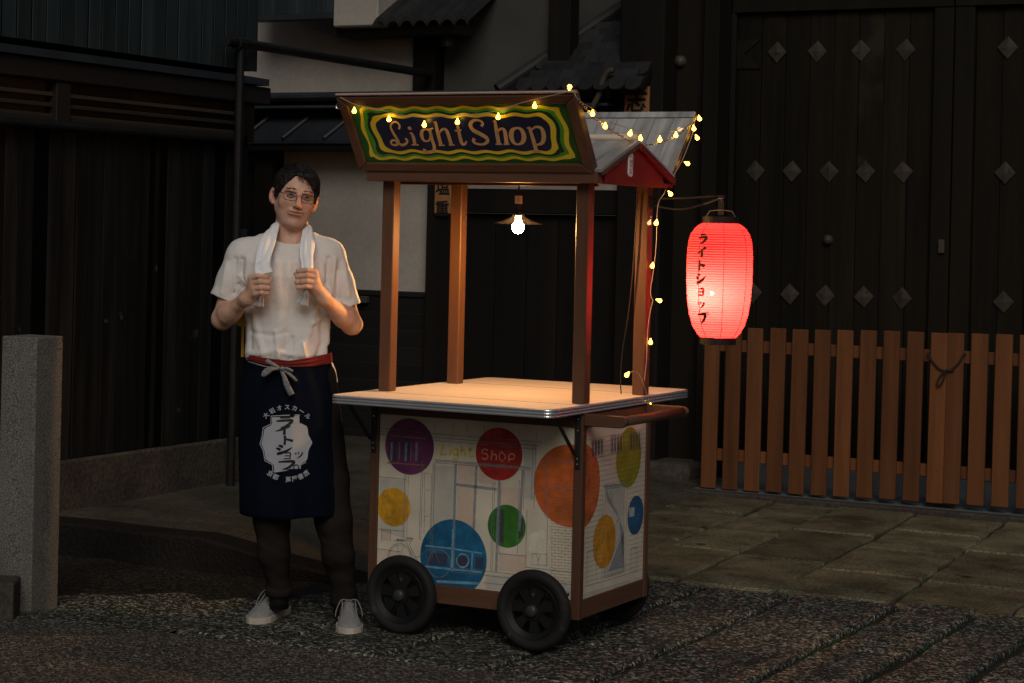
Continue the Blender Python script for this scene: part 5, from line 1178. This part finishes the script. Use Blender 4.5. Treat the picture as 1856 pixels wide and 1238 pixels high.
for i in range(420):                                                        # strands combed over the cap
    a = R.uniform(-2.6, 2.6); el = R.uniform(.0, 1.5)
    p = np.array(H(math.sin(a) * .095 * math.cos(el), .016 - .11 * math.cos(a) * math.cos(el), .046 + .095 * math.sin(el))); P = []
    dr = HM @ np.array((.55 + R.uniform(-.2, .2), -.75, -.15)) if el > .7 else HM @ np.array((.12 * math.sin(a), .25, -1.))
    for k in range(6):
        n_ = hb.find_nearest(Vector(p)); 
        if n_[0] is None or np.linalg.norm(np.array(n_[0]) - p) > .02: break
        P.append(np.array(n_[0]) + np.array(n_[1]) * (.0012 if k < 5 else .0002)); p = P[-1] + dr * R.uniform(.006, .010)
    if len(P) > 3: lock(P, R.uniform(.0011, .0021))
for i in range(26):                                                         # strands falling on the forehead
    x = R.uniform(-.018, .030); e = H(x + R.uniform(.004, .018), -.0925, R.uniform(.058, .074) - .25 * max(0, x))
    lock([H(x - .010, -.070, .108), H(x - .002, -.092, .092), e], R.uniform(.0014, .0026))
obj('hair_lock', b, hairm, hair, world=False, smooth=True, kind='stuff')
# glasses
metal = mat('spectacle_metal', (.012, .009, .008), (.02, .016, .014), .35); lensm = bpy.data.materials.new('lens_glass'); lensm.use_nodes = True; t = lensm.node_tree; t.nodes.clear()
o_ = t.nodes.new('ShaderNodeOutputMaterial'); mx = t.nodes.new('ShaderNodeMixShader'); tr = t.nodes.new('ShaderNodeBsdfTransparent'); gs = t.nodes.new('ShaderNodeBsdfGlossy'); gs.inputs['Roughness'].default_value = .02; mx.inputs[0].default_value = .05
t.links.new(tr.outputs[0], mx.inputs[1]); t.links.new(gs.outputs[0], mx.inputs[2]); t.links.new(mx.outputs[0], o_.inputs[0])
gls = root('glasses', None, None, (0, 0, 0)); del gls['label']; del gls['category']; gls.parent = man
for q in (-1, 1):
    P = [H(q * .0335 + dx, -.1085 + .10 * max(0, abs(q * .0335 + dx) - .03), .0040 + dz) for dx, dz in rrect(-.0245, .0245, -.0150, .0135, .0125, 5)]
    b = bmesh.new(); tube(b, P, .0012, 6, closed=True); obj('rim', b, metal, gls, world=False)
    b = bmesh.new(); b.faces.new([b.verts.new(p) for p in P]); obj('lens', b, lensm, gls, world=False)
    b = bmesh.new(); tube(b, [H(q * .0575, -.1055, .011), H(q * .0665, -.098, .0125), H(q * .0775, -.045, .0125), H(q * .0835, .008, .0115), H(q * .083, .028, -.002)], .0016, 6); obj('temple', b, metal, gls, world=False)
b = bmesh.new(); tube(b, catmull([H(-.0095, -.1085, .009), H(0, -.1105, .0125), H(.0095, -.1085, .009)], 4), .0010, 6); obj('bridge', b, metal, gls, world=False)
# wedding ring
c = LP(544, 511, -.211); b = bmesh.new(); tube(b, [c + np.array((0, .0112 * math.cos(t), .0112 * math.sin(t))) for t in np.linspace(0, 6.28, 20)[:-1]], .0014, 6, closed=True); obj('ring', b, goldm, man, world=False)
# T-shirt
T = SDF((-.42, -.20, .86), (.36, .22, 1.56), .0032); S = T
rows_ = [(659, 450, 595), (651, 446, 597.5), (640, 444, 599), (620, 445, 597.5), (590, 444, 598), (560, 442, 600), (530, 439, 602), (500, 437, 604), (475, 438, 604), (458, 446, 598), (447, 462, 584), (438, 482, 566)]
tz = [LP(521, r[0])[2] for r in rows_]; cx = [LP((r[1] + r[2]) / 2, r[0])[0] for r in rows_]; aa = [LP(r[2], r[0])[0] - LP((r[1] + r[2]) / 2, r[0])[0] for r in rows_]
bb_ = [.112, .119, .122, .116, .113, .114, .119, .124, .120, .106, .088, .070]; cy = [.012, .010, .008, .012, .014, .014, .012, .012, .016, .022, .028, .032]
T.loft(tz, cx, cy, aa, bb_, .02, 2.3)
SL = {-1: (LP(443, 466, .02), LP(406, 545, .012)), 1: (LP(592, 466, .02), LP(628, 560, .012))}
for q, (a, e) in SL.items():
    ax = (e - a) / np.linalg.norm(e - a); hem = e
    T.cone(LP(527 + q * 38, 441, .03), a, .042, .066, .035); T.chain([a, a * .5 + e * .5, e + ax * .05], [.066, .059, .056], .03)
for q, (a, e) in SL.items():
    ax = (e - a) / np.linalg.norm(e - a); ax2 = ax + np.array((q * .0, 0, -.0)); lo, hi = e - .11, e + .11
    lo = np.array((e[0] - .10, -.2, e[2] - .14)); hi = np.array((e[0] + .10, .2, e[2] + .10))
    pt = e - ax * .004
    def slv(X, Y, Z, pt=pt, ax=ax, q=q, e=e):
        return np.maximum(-((X - pt[0]) * ax[0] + (Y - pt[1]) * ax[1] + (Z - pt[2]) * ax[2]), ((e[0] - q * .068) - X) * q) + 0 * Z
    T.put(slv, lo, hi, .003, True); T.cone(e - ax * .075, e + ax * .06, .030, .0515, .003, True)
T.cone(LP(527, 433, .018), LP(530, 380, .02), .060, .10, .006, True); T.ell(LP(526, 432, -.045), (.046, .05, .016), None, .01, True)
Vt, Qt = T.mesh(1); nr = vnormals(Vt, Qt); x, y, z = Vt.T
def px_(px, py): p = LP(px, py); return p[0], p[2]
def fold(P, wd, amp):
    "a soft ridge running along a polyline given in photo pixels"
    amp *= 1.45; out = np.zeros(len(Vt)); Pm = [px_(*p) for p in P]
    best = np.full(len(Vt), 9.)
    for (x0, z0), (x1, z1) in zip(Pm, Pm[1:]):
        ex, ez = x1 - x0, z1 - z0; t_ = np.clip(((x - x0) * ex + (z - z0) * ez) / (ex * ex + ez * ez), 0, 1); best = np.minimum(best, np.hypot(x - x0 - t_ * ex, z - z0 - t_ * ez))
    return amp * np.exp(-(best / wd) ** 2)
fr = y < .05; dsp = .006 * vnoise(x * 15, y * 15, z * 5, 1) + .004 * vnoise(x * 34 + z * 12, y * 30, z * 13, 2) + .0015 * vnoise(x * 80 - z * 40, y * 60, z * 45, 4)
for P, wd, am in (([(606, 470), (604, 500), (598, 545)], .010, .007), ([(596, 468), (592, 505), (584, 540)], .009, -.006), ([(585, 480), (590, 515), (602, 548)], .008, .005), ([(612, 490), (612, 540)], .010, -.006), ([(622, 480), (630, 535)], .012, .006),
                  ([(440, 470), (438, 500), (446, 520)], .009, -.007), ([(450, 468), (446, 500), (455, 515)], .009, .006), ([(428, 470), (426, 530)], .010, -.005), ([(412, 480), (404, 530)], .012, .005), ([(435, 500), (450, 520), (458, 512)], .007, .007), ([(434, 515), (448, 535)], .007, -.005),
                  ([(500, 450), (505, 530), (512, 620)], .016, .004), ([(535, 450), (530, 540), (520, 630)], .016, -.004), ([(575, 540), (560, 600), (545, 640)], .014, .006), ([(585, 560), (585, 620), (575, 645)], .012, -.006), ([(594, 560), (594, 620)], .010, .006), ([(460, 560), (470, 610), (480, 645)], .012, .005), ([(452, 575), (455, 630)], .010, -.005),
                  ([(500, 600), (505, 645)], .009, .005), ([(530, 610), (528, 648)], .008, -.005), ([(548, 620), (556, 648)], .008, .005), ([(470, 640), (500, 632), (530, 640)], .010, .004), ([(455, 600), (490, 606), (520, 600)], .010, -.003), ([(565, 585), (590, 575)], .009, .004)):
    dsp += np.where(fr, fold(P, wd, am), 0)
dsp *= np.clip(np.hypot(x - LP(527, 430)[0], z - LP(527, 430)[2]) / .06 - .6, 0, 1)
Vt = Vt + nr * dsp[:, None]
shirt = nobj('t_shirt', (Vt, Qt), cotton)
b = bmesh.new(); b.free()
obj('shirt_tail', bx(0, .001, 0, .001, 0, .001), cotton, shirt, world=False).data.clear_geometry()
b = bmesh.new()
P = [(603, 655), (608, 668), (611, 684), (612, 690)]
g = [[b.verts.new(LP(p[0] - 12 + k * 4.2, p[1] + (3 if k == 3 else 0), .06 + .004 * math.sin(k * 2))) for k in range(4)] for p in P]
for A, B in zip(g, g[1:]):
    for k in range(3): b.faces.new((A[k], A[k + 1], B[k + 1], B[k]))
bpy.data.objects['shirt_tail'].data.materials.clear(); b.to_mesh(bpy.data.objects['shirt_tail'].data); b.free(); bpy.data.objects['shirt_tail'].data.materials.append(cotton)
# trousers
K = SDF((-.26, -.16, .02), (.28, .20, 1.02), .0045); S = K
TR = {-1: ([LP(490, 690, .015), LP(488, 870, .015), LP(493, 945, -.012), LP(496, 1000, -.012), LP(506, 1062, .022), LP(506, 1078, .026)], [.095, .075, .067, .058, .0465, .0455]),
      1: ([LP(565, 690, .015), LP(596, 870, .015), LP(606, 945, -.008), LP(613, 1005, -.010), LP(622, 1078, .022), LP(623, 1094, .026)], [.095, .078, .070, .061, .0465, .0455])}
for q, (P, rr) in TR.items():
    K.chain(P, rr, .02); K.cut(P[-1] + np.array((0, 0, -.002)), (0, 0, -1), (P[-1][0] - .075, -.12, P[-1][2] - .09), (P[-1][0] + .075, .17, P[-1][2] + .02), .002)
    K.cone(P[-1] + np.array((0, 0, .02)), P[-1] - np.array((0, 0, .05)), .040, .042, .002, True)
Vk, Qk = K.mesh(1); nr = vnormals(Vk, Qk); x, y, z = Vk.T
Vk = Vk + nr * (.012 * vnoise(x * 12, y * 12, z * 7, 8) + .007 * vnoise(x * 22 + z * 18, y * 20, z * 30, 9) * (z < .35))[:, None]
tro = nobj('trousers', (Vk, Qk), trous)
for q, (P, rr) in TR.items():
    b = bmesh.new(); c = P[-1]; lathe(b, [(.044, -.004), (.0515, -.003), (.0525, .016), (.051, .034), (.046, .036)], c, 'Z', 28); bmesh.ops.recalc_face_normals(b, faces=b.faces); obj('cuff', b, trous, tro, world=False, smooth=True)
    obj('sock', tb([c + np.array((0, .0, .03)), c - np.array((0, -.004, .05))], [.036, .037], 16), mt['ink'], man, world=False, smooth=True)
# shoes: heel and toe found on the ground
for heel, toe, nm in ((at(532, 1104, Z=.0), at(458, 1133, Z=.0), -1), (at(624, 1094, Z=.0), at(634, 1152, Z=.0), 1)):
    a, e = tol(heel), tol(toe); d = e - a; d[2] = 0; L = .285; d /= np.linalg.norm(d); a = e - d * L; s_ = np.array((-d[1], d[0], 0)) 
    st_ = [0, .04, .09, .14, .19, .235, .265, .285]; hw = [.020, .033, .035, .036, .044, .046, .036, .012]; tp = [.062, .088, .098, .088, .068, .052, .041, .026]; cf = [0, 0, .0, .004, .006, .003, 0, 0]
    NS = 34; us = np.linspace(0, 1, NS); b = bmesh.new(); rings = []
    for u in us:
        t_ = .285 * (1 - (1 - u) ** 1.0); w_ = np.interp(t_, st_, hw); h2 = np.interp(t_, st_, tp); ring = []
        for k in range(22):
            an = 2 * math.pi * k / 22; cx_ = math.copysign(abs(math.cos(an)) ** .75, math.cos(an)); sz = math.sin(an); zz = .022 + (h2 - .022) * (abs(sz) ** .8 if sz > 0 else 0) - (.012 * abs(sz) if sz < 0 else 0)
            wv = 1 - .38 * max(0, sz) ** 2 if t_ < .2 else 1 - .25 * max(0, sz) ** 2
            ring.append(b.verts.new(a + d * t_ + s_ * (w_ * cx_ * wv) + np.array((0, 0, zz))))
        rings.append(ring)
    for A, B in zip(rings, rings[1:]):
        for k in range(22): b.faces.new((A[k], A[(k + 1) % 22], B[(k + 1) % 22], B[k]))
    b.faces.new(rings[0][::-1]); b.faces.new(rings[-1]); bmesh.ops.recalc_face_normals(b, faces=b.faces)
    sh = obj('shoe', b, shoem, man, world=False, smooth=True)
    b = bmesh.new(); P = []
    for sg in (1, -1):
        for u in (us if sg > 0 else us[::-1]):
            t_ = .285 * u; P.append((t_, sg * (np.interp(t_, st_, hw) * 1.07 + .001)))
    P = [(p[0] + (.004 if p[0] > .27 else -.003 if p[0] < .01 else 0), p[1]) for p in P]
    prism(b, P, .001, .027, (Vector(a), Vector(d), Vector(s_), Vector((0, 0, 1)))); bmesh.ops.recalc_face_normals(b, faces=b.faces); obj('sole', b, solem, sh, world=False)
    b = bmesh.new()
    for k in range(6):
        t_ = .125 + k * .017; h2 = np.interp(t_, st_, tp) + .001; w_ = .021
        tube(b, [a + d * (t_ + .006 * sg) + s_ * (w_ * sg * .9) + np.array((0, 0, h2 - .0065 * abs(sg))) for sg in (-1, -.5, 0, .5, 1)], .0022, 6)
    for sg in (-1, 1): tube(b, catmull([a + d * .12 + np.array((0, 0, .098)), a + d * .135 + s_ * sg * .028 + np.array((0, 0, .103)), a + d * .15 + s_ * sg * .046 + np.array((0, 0, .07)), a + d * .16 + s_ * sg * .050 + np.array((0, 0, .045))], 4), .002, 6)
    obj('lace', b, shoem, sh, world=False, smooth=True)
    b = bmesh.new(); 
    for sg in (-1, 1): tube(b, catmull([a + d * .225 + s_ * sg * .03 + np.array((0, 0, .046)), a + d * .17 + s_ * sg * .026 + np.array((0, 0, .068)), a + d * .115 + s_ * sg * .024 + np.array((0, 0, .094)), a + d * .05 + s_ * sg * .028 + np.array((0, 0, .086))], 5), .0028, 6)
    obj('collar_seam', b, shoem, sh, world=False, smooth=True)
# apron: one hanging sheet, front given as y(x,z)
ZT, ZB = LP(520, 656)[2], LP(525, 931)[2]
ap = [(640, 446, 598), (662, 444, 601), (690, 437, 606), (720, 433.5, 608.5), (800, 433, 613), (870, 434, 618), (931, 435, 623)]
apz = [LP(520, r[0])[2] for r in ap][::-1]; apl = [LP(r[1], r[0])[0] for r in ap][::-1]; apr = [LP(r[2], r[0])[0] for r in ap][::-1]; apb = [.122, .124, .132, .140, .146, .150, .154][::-1]
def apy(x_, z_, off=0.):
    l, r, b_ = np.interp(z_, apz, apl), np.interp(z_, apz, apr), np.interp(z_, apz, apb); u = np.clip((x_ - (l + r) / 2) / ((r - l) / 2), -1, 1)
    f = (1 - np.abs(u) ** 2.5) ** (1 / 2.2); k = (ZT - z_) / (ZT - ZB)
    wv = .012 * k * np.sin(u * 4.1 + 1.2 + k * .6) + .006 * np.sin(u * 11 + k * 2) * k + .003 * np.sin(u * 6 - k * 9) + .004 * np.exp(-((z_ - ZT + .05) / .05) ** 2) * np.sin(u * 17)
    return .015 - (b_ + wv) * f - off
b = bmesh.new(); NX, NZ = 64, 46; g = []
for j in range(NZ + 1):
    z_ = ZT + .012 + (ZB - ZT - .012) * j / NZ; l, r = np.interp(z_, apz, apl), np.interp(z_, apz, apr); row = []
    for i in range(NX + 1):
        th = math.pi * (-.04 + 1.08 * i / NX); u = -math.cos(th); x_ = (l + r) / 2 + (r - l) / 2 * u; y_ = apy(x_, z_) + (.05 * max(0, -math.sin(th)) * 3 if math.sin(th) < 0 else 0)
        row.append(b.verts.new((x_, y_, z_ + (.004 * math.sin(u * 3) if j == NZ else 0))))
    g.append(row)
for A, B in zip(g, g[1:]):
    for k in range(NX): b.faces.new((A[k], B[k], B[k + 1], A[k + 1]))
apo = obj('apron', b, navy, man, world=False, smooth=True); sm = apo.modifiers.new('cloth', 'SOLIDIFY'); sm.thickness = .003; sm.offset = -1
# printed emblem and lettering on the apron
PR = 1.6e-3
def apx(px, py, off=.0022): p = LP(px, py, -.13); p = LP(px, py, apy(p[0], p[2])); return (p[0], apy(p[0], p[2], off), p[2])
def az(zx, zy, off=.0022): return apx(460 + zx / 7.283, 720 + zy / 7.282, off)
out_ = [(236, 262), (420, 250), (600, 240), (604, 345), (706, 392), (722, 500), (775, 597), (722, 700), (704, 830), (620, 880), (620, 962), (440, 968), (272, 972), (262, 882), (160, 828), (138, 700), (98, 612), (128, 500), (140, 412), (244, 360)]
def grid_fill(b, poly, fn, step):
    "fill a polygon with small quads so that it can follow the cloth"
    poly = np.array(poly, float); x0, y0 = poly.min(0); x1, y1 = poly.max(0); ys = np.arange(y0, y1 + step, step)
    def spans(y):
        xs = []
        for i in range(len(poly)):
            a, c = poly[i - 1], poly[i]
            if (a[1] <= y) != (c[1] <= y): xs.append(a[0] + (y - a[1]) / (c[1] - a[1]) * (c[0] - a[0]))
        xs.sort(); return xs
    for ya, yb in zip(ys, ys[1:]):
        sa2, sb2 = spans(min(max(ya, y0 + .01), y1 - .01)), spans(min(max(yb, y0 + .01), y1 - .01))
        if len(sa2) < 2 or len(sb2) < 2: continue
        n = max(2, int((sa2[-1] - sa2[0]) / step)); A = [(sa2[0] + (sa2[-1] - sa2[0]) * i / n, ya) for i in range(n + 1)]; B = [(sb2[0] + (sb2[-1] - sb2[0]) * i / n, yb) for i in range(n + 1)]
        va = [b.verts.new(fn(*p)) for p in A]; vb = [b.verts.new(fn(*p)) for p in B]
        for i in range(n): b.faces.new((va[i], va[i + 1], vb[i + 1], vb[i]))
    bmesh.ops.recalc_face_normals(b, faces=b.faces)
b = bmesh.new(); grid_fill(b, out_, az, 26); obj('printed_emblem', b, printm, apo, world=False)
b = bmesh.new()
edge = [(222, 250), (420, 240), (612, 232)]; L2 = [(612, 232), (612, 340)]
for P in ([(272, 985), (252, 975), (248, 890), (148, 838), (124, 700), (82, 615), (114, 500), (124, 402), (226, 352), (228, 248), (420, 238), (610, 232)], [(612, 345), (700, 388)], [(625, 890), (692, 856)]): stroke(b, P, [11] * len(P), az, 6, False)
obj('printed_outline', b, printm, apo, world=False)
b = bmesh.new(); fa_ = lambda u, v: az(u, v, .0034)
pos = [(412, 330, 270, 160), (390, 432, 250, 130), (440, 566, 230, 130), (400, 690, 250, 130), (440, 770, 120, 100), (592, 760, 120, 100), (440, 892, 270, 130)]
for i, (cx_, cy_, w_, h2) in enumerate(pos): kana(b, i, lambda u, v: fa_(u, 2 * cy_ - v), cx_, cy_, w_, h2, 1.5)
ring_stroke(b, fa_, 560, 925, 34, 14); bmesh.ops.recalc_face_normals(b, faces=b.faces); obj('brushed_lettering', b, mt['ink'], apo, world=False, kind='stuff')
b = bmesh.new()
def arc_text(s, cx_, cy_, r, a0, a1, flip, size):
    for i, ch in enumerate(s):
        if ch == ' ': continue
        a = math.radians(a0 + (a1 - a0) * i / (len(s) - 1)); u, v = cx_ + r * math.sin(a), cy_ - r * math.cos(a) if not flip else cy_ + r * math.cos(a)
        text_into(b, ch, lambda p, q: az(p, 2 * v - q), size, u, v, -a if not flip else a, .018 * size)
arc_text('大岩オスカール', 432, 520, 385, -44, 46, False, 78); arc_text('京都 蔦屋書店', 448, 690, 400, -36, 38, True, 80)
bmesh.ops.recalc_face_normals(b, faces=b.faces); obj('printed_lettering', b, printm, apo, world=False, kind='stuff')
# red sash and striped bow
b = bmesh.new(); g = []
for j in range(9):
    row = []
    for i in range(49):
        th = math.pi * (-.02 + 1.04 * i / 48); u = -math.cos(th); pz = [(645, 668), (652, 676), (655, 679), (651, 677), (644, 666)]; top_ = np.interp(u, [-1, -.4, 0, .5, 1], [643, 650, 653, 648, 641]); bot_ = np.interp(u, [-1, -.4, 0, .5, 1], [653, 661, 665, 665, 659])
        py_ = top_ + (bot_ - top_) * j / 8; z_ = LP(520, py_, -.1)[2]; l, r = np.interp(z_, apz, apl) - .004, np.interp(z_, apz, apr) + .004; x_ = (l + r) / 2 + (r - l) / 2 * u
        y_ = .015 - (.131 + .0035 * math.sin(j * 1.9 + u * 3) + .003 * math.sin(j * .39 + 1)) * max(0, 1 - abs(u) ** 2.5) ** (1 / 2.2) + (.16 * max(0, -math.sin(th)))
        row.append(b.verts.new((x_, y_, z_)))
    g.append(row)
for A, B in zip(g, g[1:]):
    for k in range(48): b.faces.new((A[k], B[k], B[k + 1], A[k + 1]))
sash = obj('sash', b, redc, man, world=False, smooth=True); sm = sash.modifiers.new('cloth', 'SOLIDIFY'); sm.thickness = .004
def ribbon(name, P, wd, m, parent, tw=0.):
    P = catmull([np.array(LP(*p[:2], p[2])) for p in P], 5); b = bmesh.new(); prev = None; n_ = len(P)
    for i in range(n_):
        t_ = P[min(i + 1, n_ - 1)] - P[max(i - 1, 0)]; t_ /= np.linalg.norm(t_); s_ = np.cross(t_, (0, -1, .15)); s_ /= np.linalg.norm(s_); w2 = np.interp(i / (n_ - 1), np.linspace(0, 1, len(wd)), wd)
        row = [b.verts.new(P[i] + s_ * w2 * (k / 3 - .5) + np.array((0, -.0025 * math.cos((k / 3 - .5) * 3), 0))) for k in range(4)]
        if prev:
            for k in range(3): b.faces.new((prev[k], prev[k + 1], row[k + 1], row[k]))
        prev = row
    o = obj(name, b, m, parent, world=False, smooth=True); q = o.modifiers.new('cloth', 'SOLIDIFY'); q.thickness = .002; return o
ribbon('bow_tail', [(508, 669, -.140), (515, 683, -.150), (520, 698, -.156), (529, 716, -.154)], [.008, .016, .022, .023], striped, sash)
ribbon('bow_tail', [(508, 668, -.142), (496, 661, -.148), (482, 653, -.143)], [.008, .013, .016], striped, sash)
ribbon('bow_tail', [(510, 669, -.142), (520, 675, -.152), (530, 683, -.156), (538, 691, -.153)], [.007, .010, .011, .010], striped, sash)
ribbon('bow_loop', [(507, 669, -.142), (494, 669, -.158), (483, 677, -.164), (477, 680, -.160), (480, 672, -.152), (492, 666, -.146), (506, 667, -.142)], [.008, .014, .015, .014, .012, .010, .008], striped, sash)
ribbon('bow_loop', [(510, 669, -.142), (520, 668, -.154), (530, 673, -.158), (522, 671, -.150), (511, 670, -.143)], [.008, .010, .010, .009, .008], striped, sash)
ribbon('edge_band', [(449, 655, -.06), (462, 659, -.118), (480, 664, -.132), (500, 668, -.138)], [.004, .005, .005, .005], striped, sash)
b = bmesh.new(); bmesh.ops.create_icosphere(b, subdivisions=2, radius=.0085); bmesh.ops.scale(b, verts=b.verts, vec=(1.2, .8, .9)); bmesh.ops.translate(b, verts=b.verts, vec=LP(511, 668, -.146)); obj('bow_knot', b, striped, sash, world=False, smooth=True)
# towel round the neck (a thing of its own)
def L2W(p): return np.array((MX + p[0] * ca_ - p[1] * sa_, MY + p[0] * sa_ + p[1] * ca_, p[2]))
tw = root('towel', 'white cotton towel slung round the neck of the man and held in both fists', 'towel', tuple(L2W(LP(527, 430, 0))))
TP = [(467, 553, -.150, .046), (469, 543, -.160, .034), (471, 526, -.188, .020), (472, 510, -.190, .024), (474, 498, -.182, .046), (476, 480, -.168, .060), (480, 455, -.145, .058), (487, 434, -.108, .054), (494, 418, -.050, .050), (501, 407, .02, .046), (512, 402, .075, .046),
      (530, 401, .095, .046), (548, 404, .075, .046), (557, 411, .02, .046), (559, 424, -.045, .050), (558, 440, -.100, .054), (556, 460, -.143, .052), (557, 478, -.168, .046), (557, 492, -.184, .036), (556, 508, -.190, .022), (555, 524, -.188, .020), (552, 539, -.162, .030), (548, 551, -.150, .050)]
C_ = catmull([(*LP(p[0], p[1], p[2]), p[3]) for p in TP], 7); n_ = len(C_); nc = LP(528, 425, .025)
b = bmesh.new(); prev = None; NU = 26
for i, p in enumerate(C_):
    c, w_ = p[:3], p[3]; t_ = C_[min(i + 1, n_ - 1)][:3] - C_[max(i - 1, 0)][:3]; t_ /= np.linalg.norm(t_)
    rad = c - np.array((nc[0], nc[1], c[2])); rad /= np.linalg.norm(rad); fz = np.clip((c[2] - nc[2] + .03) / .10, 0, 1)
    nn = (1 - fz) * np.array((0, -1, .0)) + fz * (rad * .8 + np.array((0, 0, .5))); nn -= t_ * (nn @ t_); nn /= np.linalg.norm(nn); s_ = np.cross(t_, nn)
    row = []
    for k in range(NU):
        an = 2 * math.pi * k / NU; u = math.cos(an); v = math.sin(an); th_ = (.0085 + .011 * (1 - min(1, w_ / .05)))
        f = .0034 * math.sin(u * 7 + i * .05) * (1 if v > 0 else .3) + .002 * math.sin(u * 15 - i * .11) * (v > 0)
        row.append(b.verts.new(c + s_ * (w_ / 2 * u * (1 + .05 * math.sin(i * .31))) + nn * (v * th_ + f)))
    if prev:
        for k in range(NU): b.faces.new((prev[k], prev[(k + 1) % NU], row[(k + 1) % NU], row[k]))
    else: b.faces.new(row)
    prev = row
b.faces.new(prev); bmesh.ops.recalc_face_normals(b, faces=b.faces)
for v in b.verts: q = L2W(v.co); v.co = q
obj('cloth', b, towelm, tw, smooth=True)
b = bmesh.new(); g = []
for j, (pa, pb) in enumerate((((462, 478), (488, 466)), ((461, 488), (490, 480)), ((463, 498), (493, 490)), ((466, 500), (496, 493)))):
    g.append([b.verts.new(L2W(LP(pa[0] + (pb[0] - pa[0]) * k / 6, pa[1] + (pb[1] - pa[1]) * k / 6, -.176 - .006 * j + .004 * math.sin(k * 1.3)))) for k in range(7)])
for A, B in zip(g, g[1:]):
    for k in range(6): b.faces.new((A[k], A[k + 1], B[k + 1], B[k]))
o = obj('towel_corner', b, towelm, tw, smooth=True); q = o.modifiers.new('cloth', 'SOLIDIFY'); q.thickness = .003
# round yellow fan tucked behind his back
c = LP(441, 566, .15); b = bmesh.new(); ux, uz = np.array((1, 0, 0.)), np.array((0, 0, 1.))
prism(b, [(.052 * math.cos(t_), .055 * math.sin(t_)) for t_ in np.linspace(0, 6.28, 33)[:-1]], -.002, .002, (Vector(c), Vector(ux), Vector(uz), Vector((0, 1, 0))))
box(b, c[0] - .005, c[0] + .005, c[1] - .003, c[1] + .003, c[2] - .17, c[2] - .05); bmesh.ops.recalc_face_normals(b, faces=b.faces)
for v in b.verts: v.co = L2W(v.co)
tag(obj('paper_fan', b, mat('yellow_paper', (.60, .30, .02), (.70, .38, .03), .7, 8)), 'yellow round fan tucked behind the back of the man at his elbow', 'fan')
